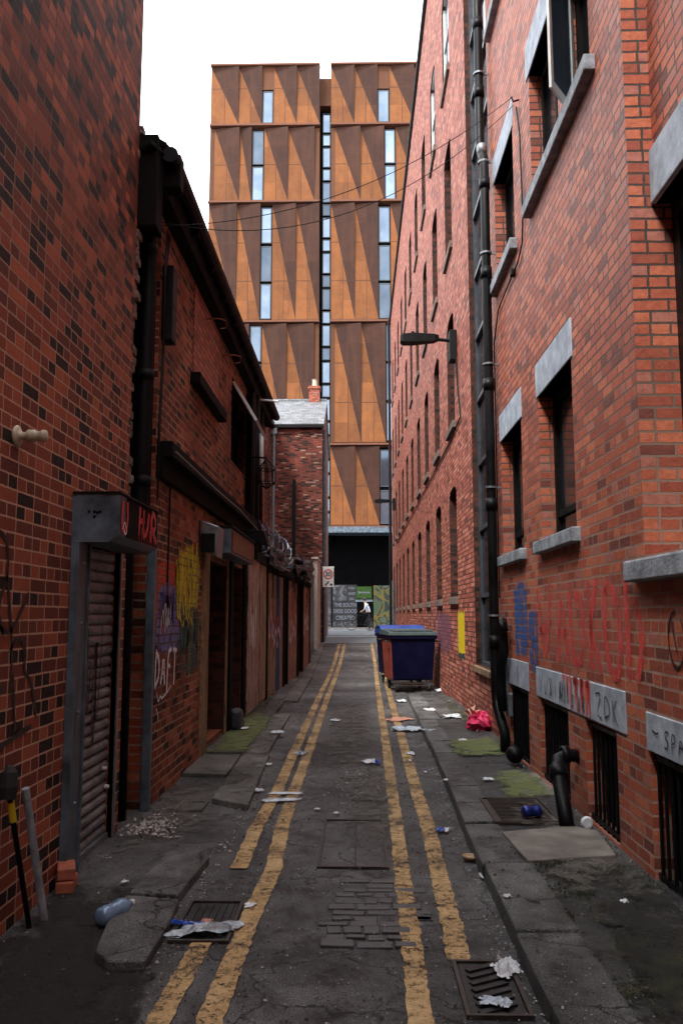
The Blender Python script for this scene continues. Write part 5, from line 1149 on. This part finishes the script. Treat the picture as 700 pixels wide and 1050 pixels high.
for blk,(xa,xb) in (('L',(-11.3,-2.82)),('R',(-1.94,6.5))):
    mb=MB(); mb.box(xa+.02,xb-.02,TY+.3,TY+14,8.0,44.1); ob('block',mb,M['corten_t'],tw)
    for z in (44.3,39.27,33.0,23.5,14.1,8.0): mb=MB(); mb.box(xa-.03,xb+.03,TY-.285,TY+.3,z-.08,z+.06); ob('floor_band',mb,M['corten_t'],tw)
    for bi,(z0,z1,ty,nf) in enumerate(BANDS):
        mods,win,plain=LAY[blk][ty]; z0+=.02; z1-=.04
        for (x0,x1) in mods:
            d=.26; mb=MB(); k=round((x1-x0)/.92) or 1
            TLv=(x0,TY,z1);TRv=(x1,TY-d,z1);BL=(x0,TY,z0);BR=(x1,TY,z0)
            mb.face([TLv,BL,BR],0,[(0,nf+.5),(0,.5),(k,.5)]); mb.face([TLv,BR,TRv],1,[(0,nf+.5),(k,.5),(k,nf+.5)]); mb.face([TRv,BR,(x1,TY+.3,z0),(x1,TY+.3,z1)],1,[(.3,.2)]*4); mb.face([TLv,TRv,(x1,TY+.3,z1),(x0,TY+.3,z1)],0,[(.3,.2)]*4); mb.face([(x0,TY+.3,z0),BL,TLv,(x0,TY+.3,z1)],0,[(.3,.2)]*4)
            ob('folded_panel',mb,[M['corten'],M['corten_p']],tw)
        for (x0,x1) in plain:
            mb=MB(); mb.box(x0,x1,TY,TY+.3,z0,z1); ob('flat_panel',mb,M['corten'],tw)
        x0,x1=win; zl=z0; ws_=WZ[bi]
        mb=MB(); mb.box(x0+.003,x1-.003,TY+.12,TY+.3,z0,z1 if bi else 42.3); ob('window_column',mb,M['under'],tw)
        if bi==0: mb=MB(); mb.box(x0,x1,TY,TY+.3,42.3,z1); ob('flat_panel',mb,M['corten'],tw)
        for (a,b) in ws_:
            mb=MB(); f=.07; X0,X1=x0+.06,x1-.06; mb.box(X0,X0+f,TY+.05,TY+.118,a,b); mb.box(X1-f,X1,TY+.05,TY+.118,a,b); mb.box(X0+f,X1-f,TY+.05,TY+.118,a,a+f); mb.box(X0+f,X1-f,TY+.05,TY+.118,b-f,b)
            wv=ob('window',mb,M['grey_frame'],tw); mb=MB(); mb.box(X0+f*.5,X1-f*.5,TY+.08,TY+.1,a+f*.5,b-f*.5); ob('pane',mb,M['glassT'],wv)
# glazed link between the blocks
mb=MB(); mb.box(-2.84,-1.92,TY+1.3,TY+6,7,41.2); ob('link',mb,M['under'],tw)
mb=MB(); mb.box(-2.82,-1.94,TY+.6,TY+6,41.3,43.6); ob('link_cap',mb,M['corten'],tw)
z=7.4; i=0
while z<41:
    h=1.75 if i%2==0 else 1.05
    mb=MB(); f=.06; a,b=z+.1,z+h; X0,X1=-2.62,-2.02; mb.box(X0,X0+f,TY+1.2,TY+1.29,a,b); mb.box(X1-f,X1,TY+1.2,TY+1.29,a,b); mb.box(X0+f,X1-f,TY+1.2,TY+1.29,a,a+f); mb.box(X0+f,X1-f,TY+1.2,TY+1.29,b-f,b)
    wv=ob('link_window',mb,M['grey_frame'],tw); mb=MB(); mb.box(X0+.03,X1-.03,TY+1.23,TY+1.25,a+.03,b-.03); ob('pane',mb,M['glassT'],wv); z+=h+.05; i+=1
# undercroft: soffit, back wall, columns
mb=MB(); mb.box(-14,9,TY-.35,TY+13,7.55,7.97); ob('soffit',mb,M['steel_blue'],tw)
mb=MB(); mb.box(-30,20,TY+2.2,TY+2.5,.3,7.6); ob('shopfront_wall',mb,M['under'],tw)
for x in (-9,6.9):
    mb=MB(); mb.box(x,x+.6,TY,TY+.6,.5,7.6); ob('column',mb,M['under'],tw)
# hoardings with lettering and mural under the tower
YH=TY-1.2
hd=thing('painted_hoarding','black hoarding with white painted words THE SOUTH and CREATED across the street','hoarding',(-.7,YH,.7))
mb=MB(); mb.box(-1.75,-.02,YH,YH+.1,.72,3.75); ob('board',mb,M['mural_dark'],hd)
for txt,z,s,x in (('YOU',3.50,.26,-.40),('AND',3.12,.26,-.38),('ON',2.74,.24,-.40),('THE SOUTH',2.32,.37,-.83),('DIDE GOOD',1.88,.37,-.83),('CREATED',1.42,.40,-.83)):
    textmesh('lettering',txt,s,(x,YH-.01,z),(R(90),0,0),M['text_white'],hd,.005,'CENTER',.78 if len(txt)>4 else .9)
mb=MB(); mb.box(-1.7,-.75,YH-.012,YH-.004,2.6,3.7); ob('swirl_panel',mb,M['mural_g'],hd)
mb=MB(); mb.box(-1.7,-.1,YH-.012,YH-.004,.75,1.15); ob('swirl_panel',mb,M['mural_g'],hd)
mb=MB(); mb.box(-3.6,-1.85,YH,YH+.1,.72,3.6); ob('painted_shutter',mb,M['mural_g'],label='dark shutter with pale grey swirls just right of the sign pole',cat='shutter',loc=(-2.6,YH,.72))
gs=thing('shop_sign','bright green shop sign with white script above the dark doorway','sign',(.5,YH,3.2))
mb=MB(); mb.box(-.05,1.02,YH-.08,YH,2.78,3.62); ob('panel',mb,M['green_sign'],gs)
mb=MB(); mb.box(-.13,1.1,YH-.05,YH+.02,2.55,2.70); ob('lower_bar',mb,M['steel_blue'],gs)
def yrib(mb,Y,pts,w):
    pts=smoothp(pts,2)
    for p,q in zip(pts,pts[1:]):
        dx,dz=q[0]-p[0],q[1]-p[1]; l=math.hypot(dx,dz) or 1; nx,nz=-dz/l*w/2,dx/l*w/2
        mb.face([(p[0]+nx,Y,p[1]+nz),(q[0]+nx,Y,q[1]+nz),(q[0]-nx,Y,q[1]-nz),(p[0]-nx,Y,p[1]-nz)])
mb=MB(); pts=[(.08+.8*i/22,3.2+.13*math.sin(i*1.9)*(1.4 if i<3 else .7)) for i in range(23)]; yrib(mb,YH-.085,pts,.05); ob('script',mb,M['text_white'],gs)
mb=MB(); mb.box(1.15,2.75,YH,YH+.1,.72,3.7); mo=ob('mural',mb,M['mural_y'],label='yellow and green abstract mural panel behind the bins',cat='mural',loc=(2,YH,.72))
mb=MB(); mb.box(2.8,4.6,YH,YH+.1,.72,3.7); ob('painted_shutter',mb,M['mural_g'],label='dark scribbled shutter right of the yellow mural',cat='shutter',loc=(3.6,YH,.72))
mb=MB(); mb.box(-2.55,-2.0,57.0,57.5,.7,1.9); mb.box(-2.6,-1.95,56.95,57.55,1.9,1.96); ob('yellow_crate',mb,mk_mural('yellow_black',[(.02,.02,.01),(.5,.45,.02),(.02,.02,.01),(.6,.55,.05)],2.,1),label='black and yellow painted box seen through the sign pole',cat='box',loc=(-2.3,57.2,.7))

# ------------------------------------------------------------------ person and bicycle
def skinned(name,verts,edges,radii,mat,parent,sub=2):
    me=bpy.data.meshes.new(name); off=wl(parent) if parent else Vector(); me.from_pydata([Vector(v)-off for v in verts],edges,[]); me.materials.append(mat)
    o=bpy.data.objects.new(name,me); C.objects.link(o)
    if parent: o.parent=parent
    sk=o.modifiers.new('skin','SKIN'); 
    for i,r_ in enumerate(radii):
        q=r_ if isinstance(r_,tuple) else (r_,r_); me.skin_vertices[0].data[i].radius=q
    me.skin_vertices[0].data[0].use_root=True
    sk.use_smooth_shade=True; s=o.modifiers.new('sub','SUBSURF'); s.levels=s.render_levels=sub
    return o
PX,PY=.62,46.; PZ=hz(46)
def pv(x,y,z): return (PX+x,PY+y,PZ+z)
V=[pv(.02,0,.93),pv(-.03,0,1.12),pv(-.10,0,1.32),pv(-.15,0,1.44),pv(-.19,0,1.53),pv(-.21,0,1.62),pv(-.22,0,1.72),
   pv(.03,-.09,.88),pv(-.02,-.09,.48),pv(.06,-.09,.07),pv(-.06,-.09,.03),
   pv(.03,.09,.88),pv(.10,.09,.48),pv(.26,.09,.09),pv(.16,.09,.03),
   pv(-.13,-.19,1.38),pv(-.22,-.22,1.14),pv(-.40,-.20,1.02),pv(-.47,-.19,1.0),
   pv(-.13,.19,1.38),pv(-.22,.22,1.14),pv(-.40,.20,1.02),pv(-.47,.19,1.0)]
E_=[(0,1),(1,2),(2,3),(3,4),(4,5),(5,6),(0,7),(7,8),(8,9),(9,10),(0,11),(11,12),(12,13),(13,14),(3,15),(15,16),(16,17),(17,18),(3,19),(19,20),(20,21),(21,22)]
RR=[(.14,.12),(.13,.11),(.15,.12),(.10,.09),(.055,.055),(.085,.09),(.075,.08),.085,.06,.04,.035,.085,.06,.04,.035,.055,.042,.034,.03,.055,.042,.034,.03]
pn=skinned('person',V,E_,RR,M['skin'],None); setp(pn,'person in a white top and dark trousers wheeling a bicycle across the street','person')
r2=lambda l,k:[tuple(a*k for a in x) if isinstance(x,tuple) else x*k for x in l]
idx=[0,1,2,3,15,16,19,20]; mp={v:i for i,v in enumerate(idx)}
sh_=skinned('shirt',[V[i] for i in idx],[(mp[a],mp[b]) for a,b in E_ if a in mp and b in mp],r2([RR[i] for i in idx],1.16),M['shirt'],pn)
idx=[0,7,8,9,11,12,13]; mp={v:i for i,v in enumerate(idx)}
skinned('trousers',[V[i] for i in idx],[(mp[a],mp[b]) for a,b in E_ if a in mp and b in mp],r2([RR[i] for i in idx],1.3),M['trouser'],pn)
lumpo=MB(); 
for i in range(9):
    ph=math.pi*i/8*.62
    for k in range(16):
        t=6.2832*k/16; lumpo.v.append(pv(-.205+.105*math.sin(ph)*math.cos(t),.10*math.sin(ph)*math.sin(t),1.69+.115*math.cos(ph)))
for i in range(8):
    for k in range(16): lumpo.f.append([i*16+k,i*16+(k+1)%16,(i+1)*16+(k+1)%16,(i+1)*16+k]); lumpo.m.append(0)
ob('hair',lumpo,M['hair'],pn)
bk=thing('bicycle','dark bicycle wheeled by the person in white beyond the alley mouth','bicycle',(PX-.5,PY-.32,PZ))
bx,by=PX-.42,PY-.32
for x in (bx-.52,bx+.52):
    mb=MB(); mb.torus((x,by,PZ+.34),.32,.02,'y',28,6); wv=ob('wheel',mb,M['rubber'],bk)
    mb=MB()
    for k in range(10): t=k*.628; mb.tube([(x,by,PZ+.34),(x+.31*math.cos(t),by,PZ+.34+.31*math.sin(t))],.003,4)
    ob('spokes',mb,M['galv'],wv)
mb=MB(); P_=lambda x,z:(bx+x,by,PZ+z)
for a,b in (((-.38,.86),(-.52,.34)),((-.36,.80),(-.02,.30)),((-.34,.84),(.18,.80)),((.18,.86),(-.02,.30)),((-.02,.30),(.52,.34)),((.18,.78),(.52,.34))): mb.tube([P_(*a),P_(*b)],.016,6)
ob('frame',mb,M['gloss_black'],bk)
mb=MB(); mb.tube([(bx-.42,by-.25,PZ+1.0),(bx-.36,by-.2,PZ+1.02),(bx-.38,by,PZ+.98),(bx-.36,by+.2,PZ+1.02),(bx-.42,by+.25,PZ+1.0)],.014,6); mb.tube([P_(-.38,.84),P_(-.38,.98)],.014,6); ob('handlebar',mb,M['gloss_black'],bk)
mb=MB(); mb.hexa([(bx+.05,by-.03,PZ+.93),(bx+.32,by-.08,PZ+.93),(bx+.32,by+.08,PZ+.93),(bx+.05,by+.03,PZ+.93),(bx+.05,by-.02,PZ+.98),(bx+.32,by-.06,PZ+.99),(bx+.32,by+.06,PZ+.99),(bx+.05,by+.02,PZ+.98)]); mb.tube([P_(.18,.8),P_(.18,.95)],.014,6); ob('saddle',mb,M['rubber'],bk)

# ------------------------------------------------------------------ litter
def crumple(name,label,cat,px,py,h,w,d,hh,mat,seed,group='litter scattered along the alley',rot=0.,n=9,mat2=None,elong=1.):
    c=gp(px,py,h); r=random.Random(seed); mb=MB(); sd=Vector((seed*1.7,seed*.3,0))
    ca,sa=math.cos(rot),math.sin(rot)
    for j in range(n+1):
        for i in range(n+1):
            u=i/n-.5; v=j/n-.5
            # jagged outline
            q=1+.45*mnoise.noise(Vector((math.atan2(v,u)*1.1,seed,0)))
            x=u*w*q+.12*w*mnoise.noise(Vector((u*3,v*3,seed))); y=v*d*q+.12*d*mnoise.noise(Vector((u*3,v*3,seed+9)))
            z=abs(hh*(.55+1.3*mnoise.noise(Vector((u*3.1,v*3.1,seed*2)))+.7*mnoise.noise(Vector((u*8,v*8,seed)))))*(1-1.2*max(abs(u),abs(v)))+.004
            mb.v.append((c.x+x*ca-y*sa,c.y+x*sa+y*ca,c.z+max(.004,z)))
    for j in range(n):
        for i in range(n):
            if (i in (0,n-1) and j in (0,n-1)) or ((i in(0,n-1) or j in (0,n-1)) and r.random()<.3): continue
            a=j*(n+1)+i; mb.f.append([a,a+1,a+n+2,a+n+1]); mb.m.append(1 if (mat2 and i>n*.6) else 0)
    o=ob(name,mb,[mat,mat2] if mat2 else mat,label=label,cat=cat,group=group,loc=tuple(c))
    return o
Wm=M['white_lit']
crumple('plastic_bag','crushed silver plastic bag draped over the left gully','bag',212,956,.02,.36,.13,.05,M['silver'],3,rot=.35)
crumple('plastic_strap','strip of bright blue plastic on the left gully grate','plastic strip',190,949,.02,.20,.06,.03,M['blue_pl'],4,rot=-.1)
crumple('wrapper','small tan wrapper beside the blue strip on the left gully','wrapper',211,946,.02,.06,.05,.02,M['salmon'],5)
crumple('paper_strip','long white paper strip lying across the left double lines, upper of two','paper',295,814,.018,.30,.10,.012,Wm,6)
crumple('paper_strip','long white paper strip lying across the left double lines, lower of two','paper',287,821,.018,.33,.13,.015,M['blue_white'],7,rot=.1)
crumple('paper_scrap','white paper curl at the foot of the left paving slab','paper',262,811,.018,.10,.16,.03,Wm,8,rot=.7)
crumple('paper_scrap','small white scrap beside the end of the left paving slab','paper',275,784,.018,.07,.12,.015,Wm,9)
crumple('paper_scrap','white torn scrap on the kerb beside the mossy slab','paper',285,751,.07,.18,.20,.02,Wm,10)
crumple('paper_scrap','white scrap lying on the green mossy slab by the wall','paper',251,747,.09,.10,.2,.02,Wm,11)
crumple('paper_triangle','small white triangle on the road by the left gully','paper',256,929,.018,.06,.08,.012,Wm,12,n=6)
crumple('black_wrapper','crumpled black wrapper between the left double lines','wrapper',309,773,.018,.14,.25,.03,M['silver'],13)
crumple('crisp_packet','white and blue crisp packet in the middle of the road','packet',381,782,.018,.20,.24,.04,Wm,14,mat2=M['blue_pl'])
crumple('cardboard_wrapper','salmon coloured flattened carton on the right double lines','carton',409,738,.018,.34,.45,.03,M['salmon'],15,rot=-.5)
crumple('plastic_bag','pale blue white plastic bag spread on the right double lines','bag',417,748,.018,.42,.5,.05,M['blue_white'],16,rot=-.2)
crumple('plastic_scrap','pale scrap lying on the right kerb beside the big white bag','plastic scrap',439,749,.11,.22,.18,.025,M['silver'],17)
crumple('paper_scrap','white crumpled paper on the dark asphalt footway before the pink bag','paper',464,735,.11,.28,.4,.04,Wm,18)
crumple('paper_scrap','pale scrap on the kerb just before the bins','paper',441,728,.11,.2,.3,.03,Wm,19)
crumple('paper_scrap','white scrap under the front bin near its right wheel','paper',452,708,.03,.25,.5,.05,Wm,20)
crumple('paper_scrap','white scrap by the left wheel of the front bin','paper',411,719,.018,.2,.3,.03,Wm,21)
crumple('paper_scrap','small pale scrap on the footway near the mossy slab','paper',474,759,.12,.1,.12,.015,Wm,22)
crumple('crisp_packet','small blue and white packet in the right gutter','packet',453,852,.018,.10,.10,.025,M['blue_pl'],23,mat2=Wm)
crumple('tissue','crumpled white tissue lying on the right gully','tissue',519,995,.025,.13,.13,.045,Wm,24,rot=.4,n=12)
crumple('foil_scrap','torn silver foil across the slots of the right gully','foil',508,1029,.025,.12,.08,.025,M['blue_white'],25,rot=-.3,n=12)
crumple('paper_scrap','narrow white sliver in the right gutter below the tan lid','paper',493,899,.018,.02,.10,.01,Wm,26,n=6)
crumple('paper_scrap','pale leaflet on the footway beside the concrete slab','paper',500,799,.12,.09,.1,.015,Wm,27)
crumple('paper_scrap','white scrap on the left road before the mossy slab','paper',344,739,.018,.16,.2,.03,Wm,28)
crumple('paper_scrap','off-white scrap on the right lines above the blue packet','paper',421,773,.018,.1,.16,.02,Wm,29)
rl=random.Random(77)
SPOT=[(268,700,'left kerb near the red boards'),(305,706,'left footway below the red gate'),(232,792,'dark left footway beside the wall'),(325,830,'road above the inspection cover'),(420,780,'right lines beside the kerb'),(436,792,'right gutter by the kerb joint'),(345,834,'middle of the road, a tiny one'),(457,800,'flat dark kerb'),(478,772,'edge of the mossy slab'),(520,920,'near kerb stone in the foreground'),(640,925,'mossy footway at the foot of the wall'),(128,905,'dirt before the broken kerb block')]
for k,(px,py,w) in enumerate(SPOT):
    crumple('paper_scrap','tiny pale scrap of litter on the '+w,'paper',px,py,.018 if px<400 and px>270 else .115 if px>445 else .075 if py<760 else .02,.045,.06,.012,Wm,40+k,n=5)
# pink bag
c=gp(492,748,.1)
pb=lump('carrier_bag','bright pink plastic bag slumped on the footway at the wall','bag',(c.x,c.y,c.z+.10),(.34,.42,.26),M['pink'],8,None,.5)
mb=MB(); 
for k in range(6): t=k/6*6.28; mb.face([(c.x-.1,c.y,c.z+.16),(c.x-.1+.12*math.cos(t),c.y+.12*math.sin(t),c.z+.26+.05*math.sin(k*2.)),(c.x-.1+.12*math.cos(t+1.0),c.y+.12*math.sin(t+1.0),c.z+.24+.05*math.sin(k*3.))])
ob('bag_mouth',mb,M['salmon'],pb) 
# tan lid
c=gp(482,884); mb=MB(); mb.lathe([(0,.01),(.045,.012),(.052,.02),(.055,.03),(.050,.03),(.04,.018),(0,.016)],(c.x,c.y,.012),20); ob('cup_lid',mb,M['tan'],label='round tan cup lid lying in the right gutter',cat='lid',loc=(c.x,c.y,.012),smooth=True)
c=gp(602,845,.13); mb=MB(); mb.lathe([(0,.0),(.035,0),(.045,.02),(.04,.02),(.03,.008),(0,.006)],(c.x,c.y,.135),18,0,'y'); ob('cup_lid',mb,Wm,label='white plastic lid propped at the foot of the leaning soil pipe',cat='lid',loc=(c.x,c.y,.13))
# crushed can
def can(px,py,h,label,mat,rz,L_=.14,R_=.042,mat2=None,sx=1.):
    c=gp(px,py,h); t=thing('drink_can',label,'can',(c.x,c.y,c.z)); mb=MB()
    prof=[(0,-L_/2),(R_*.75,-L_/2),(R_,-L_/2+.012),(R_*.92,-.01),(R_*.8,.01),(R_,.03),(R_,L_/2-.012),(R_*.75,L_/2),(0,L_/2)]
    mb.lathe(prof,(c.x,c.y,c.z+R_),20,0,'x'); o=ob('body',mb,mat,t,smooth=True); mb=MB(); mb.lathe([(R_*.76,L_/2),(R_*.76,L_/2+.004),(R_*.68,L_/2+.004),(R_*.68,L_/2)],(c.x,c.y,c.z+R_),20,0,'x'); ob('rim',mb,M['galv'],t); t.rotation_euler=(0,0,rz); return t
can(545,838,.13,'dented dark blue drink can lying on the ribbed footway cover',M['blue_can'],.2)
# plastic bottle
c=gp(118,943,.02); bt=thing('plastic_bottle','crushed blue tinted plastic bottle lying beside the broken kerb block','bottle',(c.x,c.y,c.z))
mb=MB(); mb.lathe([(0,-.12),(.03,-.12),(.045,-.11),(.048,-.05),(.036,-.035),(.046,-.02),(.038,0),(.047,.015),(.046,.06),(.03,.09),(.015,.105),(.014,.125),(0,.125)],(c.x,c.y,c.z+.045),20,0,'x'); ob('body',mb,M['bottle_blue'],bt,smooth=True)
mb=MB(); mb.lathe([(.0,.122),(.018,.122),(.018,.142),(0,.142)],(c.x,c.y,c.z+.045),14,0,'x'); ob('cap',mb,M['white_paint'],bt); bt.rotation_euler=(0,0,1.15)
# loose bricks by the shutter post
for k,(x,y,z,rz,lb) in enumerate(((-1.70,5.05,.045,.2,'lower loose orange brick at the foot of the shutter post'),(-1.71,5.06,.115,.35,'upper chipped orange brick stacked by the shutter post'))):
    mb=MB(); mb.obox((x,y,z),(.10,.20,.065),(0,.0,rz)); ob('loose_brick',mb,M['brick_loose'],bevel=.008,label=lb,cat='brick',group='loose bricks at the shutter',loc=(x,y,z-.033))
# metal pole leaning on the left wall
t=thing('leaning_pole','rusty grey metal pole leaning upright against the left brick wall','pole',(-1.66,4.62,0))
mb=MB(); mb.tube([(-1.64,4.55,.0),(-1.70,4.36,.72)],.020,10); ob('tube',mb,M['stone_sill'],t)
t=thing('broom_head','black headed tool with yellow band propped beside the grey pole','tool',(-1.7,4.4,0))
mb=MB(); mb.tube([(-1.68,4.45,0.0),(-1.725,4.22,.72)],.014,8); ob('shaft',mb,M['black_wood'],t); mb=MB(); mb.tube([(-1.716,4.265,.58),(-1.722,4.235,.68)],.018,8); ob('band',mb,M['yellow_paint_s'],t); mb=MB(); mb.lathe([(0,.70),(.035,.70),(.045,.76),(.035,.83),(.015,.86),(0,.86)],(-1.725,4.215,0),12); ob('head',mb,M['rubber'],t)
# spill of debris lumps by doorway
for k,(px,py) in enumerate(((270,745),(246,757))): pass
mb=MB(); c=gp(252,756,.08); mb.hexa([(-1.72,11.3,.07),(-1.55,11.3,.07),(-1.55,11.7,.07),(-1.72,11.7,.07),(-1.71,11.32,.36),(-1.57,11.34,.34),(-1.57,11.66,.33),(-1.71,11.68,.35)]); ob('rubbish_sack',mb,M['tarp'],bevel=.05,label='dark rubbish sack slumped against the doorway pier on the left',cat='sack',loc=(-1.63,11.5,.07))

# ------------------------------------------------------------------ light
EL,AZ=R(54),R(214)    # azimuth measured from +Y clockwise: sun behind and a little left of the camera
w=bpy.data.worlds.new('World'); S.world=w; w.use_nodes=True; nt=w.node_tree; bg=nt.nodes['Background']
sky=nn(nt,'ShaderNodeTexSky',sky_type='NISHITA'); sky.sun_disc=False; sky.sun_elevation=EL; sky.sun_rotation=AZ; sky.air_density=1.2; sky.dust_density=4.; sky.ozone_density=1.
# overcast: a bright white cloud layer in front of the blue
tc=nn(nt,'ShaderNodeTexCoord'); cn=noise(nt,tc.outputs['Generated'],1.6,4,.5)
cl=ramp(nt,cn.outputs['Fac'],[(.3,(9.6,9.8,10.2)),(.7,(12.6,12.7,12.9))])
L(nt,mix(nt,.90,sky.outputs[0],cl),bg.inputs['Color']); bg.inputs['Strength'].default_value=.10
sd=bpy.data.lights.new('sun','SUN'); so=bpy.data.objects.new('sun',sd); C.objects.link(so); sd.energy=1.5; sd.angle=R(12); sd.color=(1,.96,.9)
dirv=Vector((math.sin(AZ)*math.cos(EL),math.cos(AZ)*math.cos(EL),math.sin(EL))); so.rotation_euler=dirv.to_track_quat('Z','Y').to_euler(); so.location=(0,-5,20)
S.render.engine='CYCLES'
S.view_settings.view_transform='Standard'; S.view_settings.look='None'; S.view_settings.gamma=1; S.view_settings.exposure=1.65
S.cycles.max_bounces=6
